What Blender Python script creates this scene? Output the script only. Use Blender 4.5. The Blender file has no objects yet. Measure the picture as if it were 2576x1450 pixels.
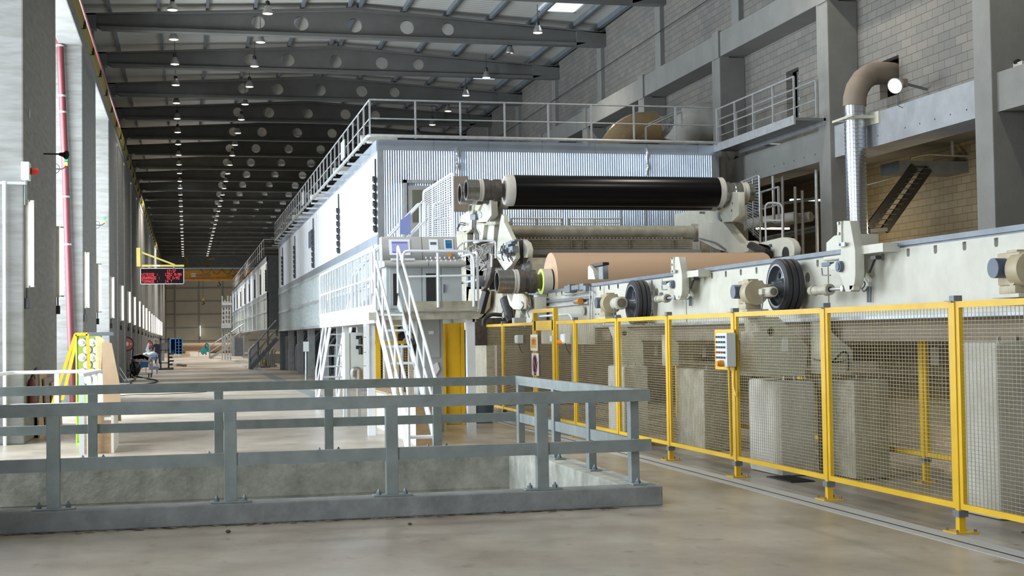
import bpy, bmesh, math, random
from mathutils import Vector, Matrix
random.seed(7)
PI = math.pi
C = bpy.context.scene.collection
sc = bpy.context.scene
# ---------------------------------------------------------------- camera
F = 3500.0; CH = 1.75
def basis(y=0.23016914, p=0.03351966, r=-0.01473465):
    f = Vector((math.sin(y)*math.cos(p), math.cos(y)*math.cos(p), math.sin(p)))
    rt = Vector((math.cos(y), -math.sin(y), 0)); up = rt.cross(f)
    return math.cos(r)*rt+math.sin(r)*up, -math.sin(r)*rt+math.cos(r)*up, f
RT, UP, FW = basis()
CAM = Vector((0, 0, CH))
def P(px, py, ax, v):
    """where the sight line through a point of the 2576x1450 frame meets a real plane"""
    d = (px-1288)/F*RT-(py-725)/F*UP+FW
    i = 'xyz'.index(ax)
    return CAM+d*((v-CAM[i])/d[i])
cd = bpy.data.cameras.new('camera'); cam = bpy.data.objects.new('camera', cd); C.objects.link(cam)
cd.sensor_width = 36; cd.sensor_fit = 'HORIZONTAL'; cd.lens = F/2576*36; cd.clip_end = 500
m = Matrix.Identity(4)
for i in range(3):
    m[i][0], m[i][1], m[i][2], m[i][3] = RT[i], UP[i], -FW[i], CAM[i]
cam.matrix_world = m
sc.camera = cam
# ---------------------------------------------------------------- materials
def nt(name):
    m = bpy.data.materials.new(name); m.use_nodes = True
    n = m.node_tree; return m, n, n.nodes['Principled BSDF']
def mat(name, col, rough=.5, metal=0.0, var=.12, scale=3.0, bump=0.0, bscale=40, spec=.5, col2=None, stretch=None, coat=0):
    m, n, b = nt(name); L = n.links.new
    b.inputs['Roughness'].default_value = rough; b.inputs['Metallic'].default_value = metal
    b.inputs['Specular IOR Level'].default_value = spec
    if coat: b.inputs['Coat Weight'].default_value = coat; b.inputs['Coat Roughness'].default_value = .08
    tc = n.nodes.new('ShaderNodeTexCoord'); src = tc.outputs['Object']
    if stretch:
        mp = n.nodes.new('ShaderNodeMapping'); mp.inputs['Scale'].default_value = stretch; L(src, mp.inputs[0]); src = mp.outputs[0]
    nz = n.nodes.new('ShaderNodeTexNoise'); nz.inputs['Scale'].default_value = scale; nz.inputs['Detail'].default_value = 6
    nz.inputs['Roughness'].default_value = .62; L(src, nz.inputs['Vector'])
    cr = n.nodes.new('ShaderNodeValToRGB'); cr.color_ramp.elements[0].position = .3; cr.color_ramp.elements[1].position = .72
    c2 = col2 or tuple(c*(1-2*var) for c in col)
    cr.color_ramp.elements[0].color = (*c2, 1); cr.color_ramp.elements[1].color = (*col, 1)
    L(nz.outputs[0], cr.inputs[0]); L(cr.outputs[0], b.inputs['Base Color'])
    if bump:
        n2 = n.nodes.new('ShaderNodeTexNoise'); n2.inputs['Scale'].default_value = bscale; n2.inputs['Detail'].default_value = 4
        L(src, n2.inputs['Vector']); bp = n.nodes.new('ShaderNodeBump'); bp.inputs['Strength'].default_value = bump
        bp.inputs['Distance'].default_value = .02; L(n2.outputs[0], bp.inputs['Height']); L(bp.outputs[0], b.inputs['Normal'])
    return m
def emit(name, col, s, base=(0, 0, 0)):
    m, n, b = nt(name); b.inputs['Base Color'].default_value = (*base, 1)
    b.inputs['Emission Color'].default_value = (*col, 1); b.inputs['Emission Strength'].default_value = s
    m.cycles.emission_sampling = 'NONE'; return m
def bricks(name, ca, cb, mortar, plane='yz', bw=.46, bh=.2):
    m, n, b = nt(name); L = n.links.new
    tc = n.nodes.new('ShaderNodeTexCoord'); sp = n.nodes.new('ShaderNodeSeparateXYZ'); cb_ = n.nodes.new('ShaderNodeCombineXYZ')
    L(tc.outputs['Object'], sp.inputs[0])
    L(sp.outputs['XYZ'.index(plane[0].upper())], cb_.inputs[0]); L(sp.outputs['XYZ'.index(plane[1].upper())], cb_.inputs[1])
    br = n.nodes.new('ShaderNodeTexBrick'); br.inputs['Scale'].default_value = 1
    br.inputs['Brick Width'].default_value = bw; br.inputs['Row Height'].default_value = bh; br.inputs['Mortar Size'].default_value = .008
    br.inputs['Mortar Smooth'].default_value = .2; br.inputs['Bias'].default_value = 0
    br.inputs['Color1'].default_value = (*ca, 1); br.inputs['Color2'].default_value = (*cb, 1); br.inputs['Mortar'].default_value = (*mortar, 1)
    L(cb_.outputs[0], br.inputs['Vector'])
    nz = n.nodes.new('ShaderNodeTexNoise'); nz.inputs['Scale'].default_value = .5; nz.inputs['Detail'].default_value = 5; L(tc.outputs['Object'], nz.inputs['Vector'])
    mx = n.nodes.new('ShaderNodeMix'); mx.data_type = 'RGBA'; mx.blend_type = 'MULTIPLY'; mx.inputs[0].default_value = .6
    cr = n.nodes.new('ShaderNodeValToRGB'); cr.color_ramp.elements[0].position = .35; cr.color_ramp.elements[1].position = .65
    cr.color_ramp.elements[0].color = (.76, .78, .8, 1); cr.color_ramp.elements[1].color = (1, .98, .93, 1)
    L(nz.outputs[0], cr.inputs[0]); L(br.outputs['Color'], mx.inputs[6]); L(cr.outputs[0], mx.inputs[7])
    L(mx.outputs[2], b.inputs['Base Color']); b.inputs['Roughness'].default_value = .9
    bp = n.nodes.new('ShaderNodeBump'); bp.inputs['Strength'].default_value = .5; bp.inputs['Distance'].default_value = .01
    bp.invert = True; L(br.outputs['Fac'], bp.inputs['Height']); L(bp.outputs[0], b.inputs['Normal'])
    return m
def deckmat():
    m, n, b = nt('roof_deck'); L = n.links.new
    tc = n.nodes.new('ShaderNodeTexCoord'); wv = n.nodes.new('ShaderNodeTexWave'); wv.bands_direction = 'Y'; wv.inputs['Scale'].default_value = 1.1
    wv.inputs['Distortion'].default_value = 0; L(tc.outputs['Object'], wv.inputs['Vector'])
    cr = n.nodes.new('ShaderNodeValToRGB'); cr.color_ramp.elements[0].position = .1; cr.color_ramp.elements[1].position = .5
    cr.color_ramp.elements[0].color = (.38, .38, .35, 1); cr.color_ramp.elements[1].color = (.50, .49, .45, 1)  # darker bands paint the shade of the deck's corrugation
    L(wv.outputs[0], cr.inputs[0]); L(cr.outputs[0], b.inputs['Base Color']); b.inputs['Roughness'].default_value = .55
    bp = n.nodes.new('ShaderNodeBump'); bp.inputs['Strength'].default_value = .3; bp.inputs['Distance'].default_value = .02
    L(wv.outputs[0], bp.inputs['Height']); L(bp.outputs[0], b.inputs['Normal']); return m
def floormat():
    m, n, b = nt('polished_concrete'); L = n.links.new
    tc = n.nodes.new('ShaderNodeTexCoord'); o = tc.outputs['Object']
    def noise(s, d, sx=(1, 1, 1), r=.6):
        mp = n.nodes.new('ShaderNodeMapping'); mp.inputs['Scale'].default_value = sx; L(o, mp.inputs[0])
        z = n.nodes.new('ShaderNodeTexNoise'); z.inputs['Scale'].default_value = s; z.inputs['Detail'].default_value = d; z.inputs['Roughness'].default_value = r
        L(mp.outputs[0], z.inputs['Vector']); return z
    a = noise(.7, 9, (1, .8, 1), .68); cr = n.nodes.new('ShaderNodeValToRGB')
    e = cr.color_ramp.elements; e[0].position = .32; e[0].color = (.25, .205, .155, 1); e[1].position = .66; e[1].color = (.47, .42, .345, 1)
    L(a.outputs[0], cr.inputs[0])
    s = noise(5, 5, (1, .55, 1)); sr = n.nodes.new('ShaderNodeValToRGB'); e = sr.color_ramp.elements
    e[0].position = .27; e[0].color = (.58, .54, .50, 1); e[1].position = .40; e[1].color = (1, 1, 1, 1); L(s.outputs[0], sr.inputs[0])
    mx = n.nodes.new('ShaderNodeMix'); mx.data_type = 'RGBA'; mx.blend_type = 'MULTIPLY'; mx.inputs[0].default_value = 1
    L(cr.outputs[0], mx.inputs[6]); L(sr.outputs[0], mx.inputs[7]); L(mx.outputs[2], b.inputs['Base Color'])
    rr = n.nodes.new('ShaderNodeMapRange'); rr.inputs[3].default_value = .2; rr.inputs[4].default_value = .48
    z = noise(1.2, 5); L(z.outputs[0], rr.inputs[0]); L(rr.outputs[0], b.inputs['Roughness'])
    return m
K = dict(
 floor=floormat(), deck=deckmat(),
 kerb=mat('kerb_concrete', (.27, .28, .27), .85, scale=4, bump=.35, bscale=18, col2=(.17, .175, .17)), lint=mat('lintel_concrete', (.34, .36, .38), .8, scale=1.6, bump=.1, col2=(.25, .265, .28)),
 conc=mat('concrete', (.225, .225, .21), .85, var=.14, scale=1.2, bump=.15, bscale=25, col2=(.18, .18, .165)),
 pier=mat('board_formed_concrete', (.19, .19, .18), .85, scale=1.5, bump=.12, bscale=6, col2=(.125, .12, .105), stretch=(1, 1, 7)),
 beam=mat('roof_beam_concrete', (.155, .155, .145), .85, scale=.8, col2=(.11, .11, .10)),
 pit=mat('pit_concrete', (.52, .52, .46), .9, scale=3, bump=.4, bscale=14, col2=(.24, .24, .20)),
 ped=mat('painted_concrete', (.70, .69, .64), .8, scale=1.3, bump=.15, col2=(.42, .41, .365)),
 block=bricks('grey_block', (.215, .20, .175), (.17, .165, .15), (.085, .085, .078)),
 yblock=bricks('sand_block', (.32, .275, .19), (.26, .225, .16), (.13, .11, .08)),
 farwall=mat('far_cladding', (.74, .68, .57), .7, var=.06, scale=.5),
 galv=mat('galvanised_rail', (.30, .335, .325), .5, .2, scale=5, col2=(.21, .24, .235), bump=.05),
 galvl=mat('galvanised_light', (.55, .57, .58), .4, .6, scale=6, col2=(.4, .42, .43)),
 steel=mat('grey_steel', (.23, .26, .29), .5, .4, scale=4, col2=(.16, .18, .2)),
 white=mat('white_paint', (.78, .82, .86), .38, var=.05),
 cream=mat('cream_paint', (.62, .61, .52), .42, scale=2.5, col2=(.50, .49, .41)),
 creamd=mat('dirty_shaded_cream', (.52, .50, .41), .5, scale=5, col2=(.30, .27, .2)),  # dirty paint, also used for concrete painted as shaded
 tan=mat('tan_paint', (.50, .43, .29), .45, scale=5, col2=(.38, .32, .2)),
 yellow=mat('yellow_paint', (.80, .50, .02), .4, scale=3, col2=(.68, .41, .015)),
 wire=mat('wire_mesh', (.42, .35, .19), .5, .3),
 alu=mat('aluminium_sheet', (.55, .61, .69), .3, .8, scale=1.2, col2=(.42, .48, .56)),
 aluw=mat('bright_panel', (.86, .90, .94), .3, .35, scale=2, var=.04, stretch=(1, 6, .3)),
 alus=mat('stucco_panel', (.62, .66, .66), .35, .5, scale=9, col2=(.42, .46, .46)),
 foil=mat('foil_wrap', (.75, .76, .78), .16, .9, scale=5, bump=.9, bscale=9),
 glue=mat('amber_tape', (.34, .23, .10), .25, .25, scale=4, bump=.7, bscale=10, col2=(.36, .26, .14)),
 duct=mat('spiral_duct', (.66, .70, .75), .22, .95, var=.05),
 dust_shade=mat('dust_shade_brown', (.28, .23, .18), .8, .1, scale=2),  # real dust on some parts, painted shade on others
 chrome=mat('machined_steel', (.46, .45, .42), .25, .9, scale=7, col2=(.25, .24, .22), stretch=(6, 1, 1)),
 dark=mat('dark_iron', (.05, .05, .052), .42, .5, scale=6, bump=.1),
 darkw=mat('worn_iron', (.15, .13, .115), .5, .5, scale=8, col2=(.07, .06, .055)),
 black=mat('black_roll_cover', (.004, .004, .005), .28, 0, var=.1, spec=.22),
 rubber=mat('black_rubber', (.022, .022, .025), .6, 0, bump=.1),
 olive=mat('olive_neck', (.16, .18, .06), .5), steelw=mat('dull_flashing', (.30, .32, .34), .5, .4), hole=mat('dark_void', (.008, .008, .01), .9, 0),
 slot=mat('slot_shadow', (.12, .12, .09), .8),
 kraft=mat('kraft_paper', (.55, .37, .235), .62, var=.04, scale=1, stretch=(.2, 3, 3)),
 card=mat('cardboard', (.50, .36, .22), .8, var=.08, scale=3),
 wood=mat('plywood', (.46, .32, .18), .75, scale=4, col2=(.32, .21, .11), stretch=(1, 1, 5)),
 woodl=mat('pale_plywood', (.80, .76, .68), .7, scale=4, var=.06),
 red=mat('red_paint', (.38, .06, .055), .45), reds=mat('signal_red', (.7, .04, .03), .4),
 redp=mat('red_pipe', (.13, .025, .03), .45, scale=3),
 reel=mat('salmon_red', (.62, .17, .15), .5),
 blue=mat('blue_paint', (.03, .17, .42), .45), navy=mat('navy_cloth', (.02, .03, .06), .85),
 teal=mat('teal_paint', (.0, .32, .38), .4), orange=mat('orange_plastic', (.85, .30, .02), .4),
 crane=mat('crane_orange', (.72, .33, .04), .5), lime=emit('lime_added_glow', (.85, 1.0, .30), .75, (.6, .8, .1)),  # lime emits a glow in place of light falling on it
 limes=mat('lime_paint', (.62, .95, .16), .5), grey=mat('panel_grey', (.40, .40, .385), .45, var=.04),
 greyc=mat('cabinet_grey', (.44, .47, .47), .45, var=.05, scale=2), pale=mat('pale_cabinet', (.66, .70, .68), .4, var=.04),
 green=mat('signal_green', (.02, .3, .12), .4), paper=mat('paper_white', (.85, .86, .88), .7, var=.02),
 screen=emit('lit_screen', (.45, .52, 1.0), 1.0), screend=emit('screen_bar', (.08, .1, .6), .6), bluep=mat('display_blue', (.02, .12, .4), .3),
 led=emit('led_red', (1.0, .06, .07), 2.2), ledb=mat('led_board_black', (.006, .003, .004), .9, spec=.05),
 bulb=emit('lamp_glow', (1.0, .93, .80), 7), tubeg=emit('tube_glow', (1.0, .96, .86), 4), flood=emit('flood_glow', (.9, .96, 1), 4),
 sky=emit('sky_pane', (.85, .93, 1.0), 5), shade=mat('lamp_shade', (.52, .5, .47), .3, .6, scale=6),
 plastic=mat('clear_plastic', (.55, .65, .75), .3), bag=mat('bin_bag', (.01, .01, .012), .35, bump=.6, bscale=8),
 lav=mat('lavender_panel', (.30, .36, .72), .4, var=.04), tyre=mat('tyre', (.03, .03, .034), .55),
 wheelg=mat('wheel_hub', (.22, .24, .27), .35, .6), gauge=mat('dial_blue', (.1, .13, .18), .4), skin=mat('skin', (.5, .3, .22), .6),
 strip=mat('pale_floor_strip', (.50, .50, .48), .6, var=.06), dirt=mat('dirt_brown', (.10, .07, .04), .95), grat=mat('grating', (.25, .27, .28), .5, .5),
 film=mat('yellow_film', (.82, .78, .40), .35, var=.08, scale=6), pink=mat('sign_red', (.62, .08, .14), .5), sorange=mat('sign_orange', (.92, .5, .03), .5), sotext=mat('sign_text', (.75, .25, .01), .5),
 ybus=mat('yellow_busbar', (.26, .21, .04), .5, var=.1), insul=mat('pale_insulation', (.6, .58, .52), .7),
)
# ---------------------------------------------------------------- mesh builder
class MB:
    def __init__(s): s.bm = bmesh.new()
    def box(s, a, b, bev=0, rz=None, piv=None):
        a, b = Vector(a), Vector(b); lo = Vector(map(min, a, b)); hi = Vector(map(max, a, b))
        bm = bmesh.new(); bmesh.ops.create_cube(bm, size=1)
        for v in bm.verts: v.co = Vector((lo[i]+(v.co[i]+.5)*(hi[i]-lo[i]) for i in range(3)))
        if bev: bmesh.ops.bevel(bm, geom=list(bm.edges), offset=min(bev, .45*min(hi-lo)), segments=2, affect='EDGES', profile=.6)
        if rz:
            pv = Vector(piv) if piv else (lo+hi)/2
            bmesh.ops.transform(bm, matrix=Matrix.Translation(pv) @ rz @ Matrix.Translation(-pv), verts=bm.verts)
        s._add(bm); return s
    def _add(s, bm):
        me = bpy.data.meshes.new('t'); bm.to_mesh(me); bm.free(); s.bm.from_mesh(me); bpy.data.meshes.remove(me)
    def cyl(s, a, b, r, r2=None, n=16, cap=True):
        a, b = Vector(a), Vector(b); d = b-a; L = d.length
        if L < 1e-6: return s
        bm = bmesh.new(); bmesh.ops.create_cone(bm, cap_ends=cap, segments=n, radius1=r, radius2=r if r2 is None else r2, depth=L)
        q = Vector((0, 0, 1)).rotation_difference(d.normalized()).to_matrix().to_4x4()
        bmesh.ops.transform(bm, matrix=Matrix.Translation((a+b)/2) @ q, verts=bm.verts); s._add(bm); return s
    def bar(s, a, b, w, h=None):
        """square bar from a to b, w across, h high"""
        h = w if h is None else h
        a, b = Vector(a), Vector(b); d = (b-a); L = d.length; d.normalize()
        up = Vector((0, 0, 1)) if abs(d.z) < .95 else Vector((0, 1, 0))
        x = d.cross(up).normalized(); z = x.cross(d)
        V = [s.bm.verts.new(p+x*i*w/2+z*j*h/2) for p in (a, b) for i, j in ((-1, -1), (1, -1), (1, 1), (-1, 1))]
        for f in ((0, 1, 2, 3), (7, 6, 5, 4), (0, 4, 5, 1), (1, 5, 6, 2), (2, 6, 7, 3), (3, 7, 4, 0)): s.bm.faces.new([V[i] for i in f])
        return s
    def tube(s, pts, r, n=8, bend=0):
        pts = [Vector(p) for p in pts]
        if bend:
            q = [pts[0]]
            for i in range(1, len(pts)-1):
                a, b, c = pts[i-1], pts[i], pts[i+1]
                u = (a-b); v = (c-b); k = min(bend, u.length*.45, v.length*.45)
                u.normalize(); v.normalize()
                for t in (0, .25, .5, .75, 1):
                    q.append((b+u*k)*(1-t)**2+b*2*t*(1-t)+(b+v*k)*t*t)
            pts = q+[pts[-1]]
        rings = []; prev = None
        for i, p in enumerate(pts):
            if i == 0: d = pts[1]-p
            elif i == len(pts)-1: d = p-pts[-2]
            else: d = (pts[i+1]-p).normalized()+(p-pts[i-1]).normalized()
            if d.length < 1e-9: d = pts[i]-pts[i-1]
            d.normalize()
            if prev is None:
                up = Vector((0, 0, 1)) if abs(d.z) < .9 else Vector((1, 0, 0)); x = d.cross(up).normalized()
            else: x = (prev-d*prev.dot(d)).normalized()
            prev = x; y = d.cross(x)
            rr = r(i/(len(pts)-1)) if callable(r) else r
            rings.append([s.bm.verts.new(p+(x*math.cos(2*PI*k/n)+y*math.sin(2*PI*k/n))*rr) for k in range(n)])
        for a, b in zip(rings, rings[1:]):
            for k in range(n): s.bm.faces.new((a[k], a[(k+1) % n], b[(k+1) % n], b[k]))
        s.bm.faces.new(rings[0][::-1]); s.bm.faces.new(rings[-1]); return s
    def lathe(s, c, ax, prof, n=32):
        """prof: (distance along axis, radius)"""
        c = Vector(c); ax = Vector(ax).normalized(); x = ax.orthogonal().normalized(); y = ax.cross(x); R = []
        for t, r in prof:
            R.append([s.bm.verts.new(c+ax*t+(x*math.cos(2*PI*k/n)+y*math.sin(2*PI*k/n))*max(r, 1e-4)) for k in range(n)])
        for a, b in zip(R, R[1:]):
            for k in range(n): s.bm.faces.new((a[k], a[(k+1) % n], b[(k+1) % n], b[k]))
        return s
    def plate(s, poly, ax, a, b, holes=(), bev=0):
        """flat plate: poly in the two other axes, from a to b along ax; holes: lists of points or (u, v, r)"""
        cu = bpy.data.curves.new('p', 'CURVE'); cu.dimensions = '2D'; cu.fill_mode = 'BOTH'
        cu.extrude = abs(b-a)/2-bev; cu.bevel_depth = bev
        def sp(pts):
            q = cu.splines.new('POLY'); q.points.add(len(pts)-1); q.use_cyclic_u = True
            for k, p in enumerate(pts): q.points[k].co = (p[0], p[1], 0, 1)
        sp(poly)
        for h in holes:
            sp([(h[0]+h[2]*math.cos(2*PI*k/24), h[1]+h[2]*math.sin(2*PI*k/24)) for k in range(24)] if len(h) == 3 and not hasattr(h[0], '__len__') else h)
        ob = bpy.data.objects.new('p', cu); me = bpy.data.meshes.new_from_object(ob)
        mid = (a+b)/2
        for v in me.vertices:
            u, w, t = v.co
            v.co = {'x': (mid+t, u, w), 'y': (u, mid+t, w), 'z': (u, w, mid+t)}[ax]
        s.bm.from_mesh(me); bpy.data.objects.remove(ob); bpy.data.curves.remove(cu); bpy.data.meshes.remove(me); return s
    def quad(s, *pts):
        s.bm.faces.new([s.bm.verts.new(p) for p in pts]); return s
    def text(s, txt, loc, size, rot, ext=.002, bold=0, align='CENTER', sx=1):
        cu = bpy.data.curves.new('t', 'FONT'); cu.body = txt; cu.size = size; cu.extrude = ext; cu.offset = bold; cu.align_x = align; cu.align_y = 'CENTER'
        ob = bpy.data.objects.new('t', cu); me = bpy.data.meshes.new_from_object(ob)
        me.transform(Matrix.Translation(loc) @ rot @ Matrix.Diagonal((sx, 1, 1, 1)))
        s.bm.from_mesh(me); bpy.data.objects.remove(ob); bpy.data.curves.remove(cu); bpy.data.meshes.remove(me); return s
RXY = Matrix.Rotation(PI/2, 4, 'X')                                # text standing up facing -Y
RXX = Matrix.Rotation(-PI/2, 4, 'Z') @ Matrix.Rotation(PI/2, 4, 'X')  # text standing up facing -X
WL = {}
def obj(name, mb, material, parent=None, smooth=False):
    bmesh.ops.recalc_face_normals(mb.bm, faces=mb.bm.faces)
    off = WL.get(parent.name, Vector()) if parent else Vector()
    if off.length: bmesh.ops.translate(mb.bm, vec=-off, verts=mb.bm.verts)
    me = bpy.data.meshes.new(name); mb.bm.to_mesh(me); mb.bm.free()
    me.materials.append(K[material] if isinstance(material, str) else material)
    if smooth:
        me.polygons.foreach_set('use_smooth', [True]*len(me.polygons))
        me.set_sharp_from_angle(angle=math.radians(38))
    o = bpy.data.objects.new(name, me); C.objects.link(o)
    if parent: o.parent = parent
    WL[o.name] = off
    return o
def thing(name, label, cat, loc=(0, 0, 0), group=None):
    o = bpy.data.objects.new(name, None); C.objects.link(o); o.location = loc; o.empty_display_size = .1
    o['label'] = label; o['category'] = cat
    if group: o['group'] = group
    WL[o.name] = Vector(loc); return o
def tag(o, label, cat, group=None, kind=None):
    if label: o['label'] = label
    if cat: o['category'] = cat
    if group: o['group'] = group
    if kind: o['kind'] = kind
    return o
def struct(name, mb, material, smooth=False):
    o = obj(name, mb, material, None, smooth); o['kind'] = 'structure'; return o
def dup(root, loc, label=None, group=None):
    r = root.copy(); C.objects.link(r); r.location = loc; WL[r.name] = Vector(loc)
    if label: r['label'] = label
    if group: r['group'] = group
    def kids(a, b):
        for ch in list(a.children):
            c = ch.copy(); C.objects.link(c); c.parent = b; WL[c.name] = Vector(loc); kids(ch, c)
    kids(root, r); return r
ORD = ['nearest', 'second', 'third', 'fourth', 'fifth', 'sixth', 'seventh', 'eighth', 'ninth', 'tenth', 'eleventh', 'twelfth', 'thirteenth', 'fourteenth',
       'fifteenth', 'sixteenth', 'seventeenth', 'eighteenth', 'nineteenth', 'twentieth', 'twenty-first', 'twenty-second', 'twenty-third', 'twenty-fourth', 'twenty-fifth',
       'twenty-sixth', 'twenty-seventh', 'twenty-eighth', 'twenty-ninth', 'thirtieth', 'thirty-first', 'thirty-second', 'thirty-third']
# ================================================================ SETTING
YE = 196.0; YS = -14.0; WX = -2.7; RX = 16.1
px0, px1, py0, py1 = -9.0, 4.35, 13.77, 18.85
f = MB()
for x0, x1, y0, y1 in ((-9, px1, YS, py0), (px1, 21, YS, YE), (-9, px1, py1, YE)):
    f.box((x0, y0, -.3), (x1, y1, 0))
struct('floor', f, 'floor')
p = MB().box((px0, py1-.012, -2.2), (px1+.3, py1+.25, -.31)).box((px1-.012, py0, -2.2), (px1+.25, py1, -.31)).box((px0, py0-.25, -2.2), (px1+.3, py0, -.31)).box((px0, py0-.2, -2.4), (px1+.2, py1+.2, -2.2))
struct('floor_pit', p, 'pit')
k = MB().box((-9, 13.45, 0), (4.69, 13.77, .19), .012)
struct('trim_1', k, 'kerb')
k = MB().box((4.33, 13.78, -.36), (4.69, 18.83, .19), .012).box((-9, 18.83, -.36), (4.69, 19.17, .19), .012)
struct('trim_2', k, 'pit')
k = MB().box((6.02, YS, 0), (6.13, 32, .004)).box((6.17, YS, 0), (6.33, 32, .004)); struct('trim_3', k, 'strip')
k = MB().box((6.13, YS, 0), (6.17, 32, .002)); struct('trim_4', k, 'rubber')
k = MB().box((3.55, 38, 0), (4.0, 150, .003)); struct('trim_5', k, 'grat')
k = MB().box((-2.7, 60.4, 0), (4.6, 60.55, .003)); struct('trim_6', k, 'grat')
# ceiling: two slopes
def zc(x): return 14.36-abs(x-6.25)*.047
c = MB()
def cquad(x0, x1, y0, y1, t=.12):
    for z in (0, t):
        c.quad((x0, y0, zc(x0)+z), (x1, y0, zc(x1)+z), (x1, y1, zc(x1)+z), (x0, y1, zc(x0)+z))
SKY = [(13.0, 14.5, 47.6, 50.6), (13.0, 14.5, 61.6, 64.6), (13.0, 14.5, 89.6, 92.6), (-.9, .6, 61.6, 64.6), (-.9, .6, 103.6, 106.6)]
for x0, x1 in ((-8.5, -.9), (-.9, .6), (.6, 6.25), (6.25, 13.0), (13.0, 14.5), (14.5, 21)):
    cuts = sorted((s[2], s[3]) for s in SKY if abs(s[0]-x0) < .01)
    y = YS
    for a, b in cuts: cquad(x0, x1, y, a); y = b
    cquad(x0, x1, y, YE)
struct('ceiling', c, 'deck')
for i, (x0, x1, y0, y1) in enumerate(SKY):
    zz = zc((x0+x1)/2)
    t = thing('skylight', 'bright roof skylight, ' + ['nearest to the camera above the right block wall', 'second one along the right roof slope', 'farthest one along the right roof slope', 'thin sliver seen over the left lamp row', 'farthest one over the left lamp row'][i], 'skylight', ((x0+x1)/2, (y0+y1)/2, zz))
    fr = MB()
    for a, b in (((x0, y0), (x1, y0+.1)), ((x0, y1-.1), (x1, y1)), ((x0, y0), (x0+.1, y1)), ((x1-.1, y0), (x1, y1))): fr.box((*a, zz-.05), (*b, zz+.55))
    fr.box((x0, y0+.55, zz+.28), (x1, y0+.6, zz+.34))
    obj('frame', fr, 'white', t)
    obj('pane', MB().box((x0+.1, y0+.1, zz+.45), (x1-.1, y1-.1, zz+.5)), 'sky', t)
# purlins
for k in range(-6, 6):
    x = 6.25+(k+.5)*1.72+(.66 if k < 0 else -.66)
    if k < 0: x = 6.05-(-k-1)*1.74
    else: x = 6.45+k*1.68
    if x < -3.2 or x > 15.8: continue
    struct('ceiling_purlin', MB().box((x-.05, YS, zc(x)-.2), (x+.05, YE, zc(x)-.002)), 'steel')
struct('ceiling_purlin', MB().box((15.78, YS, zc(15.8)-.2), (15.95, YE, zc(15.8)-.002)), 'steel')
# roof beams with round holes
def beam(Y, holes=True):
    b = MB()
    ridge, e0, e1 = 6.25, -3.5, 16.1
    top = [(e1, 13.55), (ridge, 14.12), (e0, 13.55)]
    H = [(x, 13.49, .25) for x in (2.67, 4.26, 6.26, 8.25, 9.83)] if holes else []
    H[1:4] = [(x, 13.5, .275) for x in (4.26, 6.26, 8.25)] if holes else []
    b.plate([(e0, 13.1), (e1, 13.1)]+top, 'y', Y-.09, Y+.09, H)
    b.plate([(e0+.6, 13.0), (e1-1.2, 13.0), (e1-.8, 13.12), (e0+.4, 13.12)], 'y', Y-.2, Y+.2)
    b.plate([(e1, 13.5), (e1, 13.56), (ridge, 14.15), (e0, 13.56), (e0, 13.5), (ridge, 14.03)], 'y', Y-.2, Y+.2)
    b.box((e1-1.2, Y-.2, 13.0), (e1, Y+.2, 13.56)); b.box((e0, Y-.2, 13.0), (e0+.4, Y+.2, 13.56))
    return struct('ceiling_beam', b, 'beam')
for i in range(25): beam(24.1+7*i if i else 24.1)
# left side: deep piers with glazed bays between, runway girder on top
PIERS = [(-7, -1.5), (11, 17), (25.05, 31.2), (39.1, 44.8), (52.3, 58.3), (59.3, 64.6), (65.6, 72.6), (73.7, 80.6)]  # first two, out of frame, are added to shape the window light
y = 81.6
while y < 195: PIERS.append((y, y+6.4)); y += 7.3
for a, b in PIERS:
    s = MB().box((-4.6, a, 0), (WX, min(b, YE), 9.9), .03)
    s.box((-4.6, a+1, 9.9), (-3.3, a+1.8, 13.55))
    struct('wall_left_pier', s, 'pier')
g = MB().box((-3.3, YS, 9.75), (WX+.02, YE, 10.35), .03).box((-4.6, YS, 10.2), (-2.95, YE, 10.6))
struct('wall_left_girder', g, 'pier')
struct('wall_left', MB().box((-5.2, YS, 10.3), (-4.6, YE, 14.5)), 'beam')
struct('wall_left_sill', MB().box((-4.9, 19.3, 0), (-4.6, YE, .9)), 'conc')
for i, (a, b) in enumerate(zip(PIERS, PIERS[1:])):
    a1, b0 = a[1], b[0]
    w = MB()
    n = max(1, int((b0-a1)/2)); 
    for q in range(n+1):
        yy = a1+(b0-a1)*q/n; w.box((-4.75, yy-.04, .9), (-4.65, yy+.04, 10.2))
    for z in (.9, 3.3, 5.7, 8.1, 10.15): w.box((-4.75, a1, z), (-4.65, b0, z+.07))
    struct('window_%d' % (i+1), w, 'white')
bus = thing('crane_busbar', 'yellow four-line crane conductor rail running along the left girder', 'busbar', (-2.62, 34, 10.3))
for j in range(4): obj('conductor', MB().box((-2.69+.02*j, YS, 10.1+.09*j), (-2.63+.02*j, YE, 10.165+.09*j)), 'ybus', bus)
hb = MB()
for q in range(60): hb.box((-2.69, YS+3.5*q, 10.08), (-2.56, YS+3.5*q+.05, 10.46))
obj('hanger', hb, 'dark', bus)['kind'] = 'stuff'
sp0 = P(203, 2, 'x', -2.2); t = MB().tube([(-2.2, 25, sp0.z), (-2.2, 50, sp0.z)], .03, 8)
tag(obj('sprinkler_pipe', t, 'redp'), 'thin dark red pipe running under the left edge of the roof', 'pipe')
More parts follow.
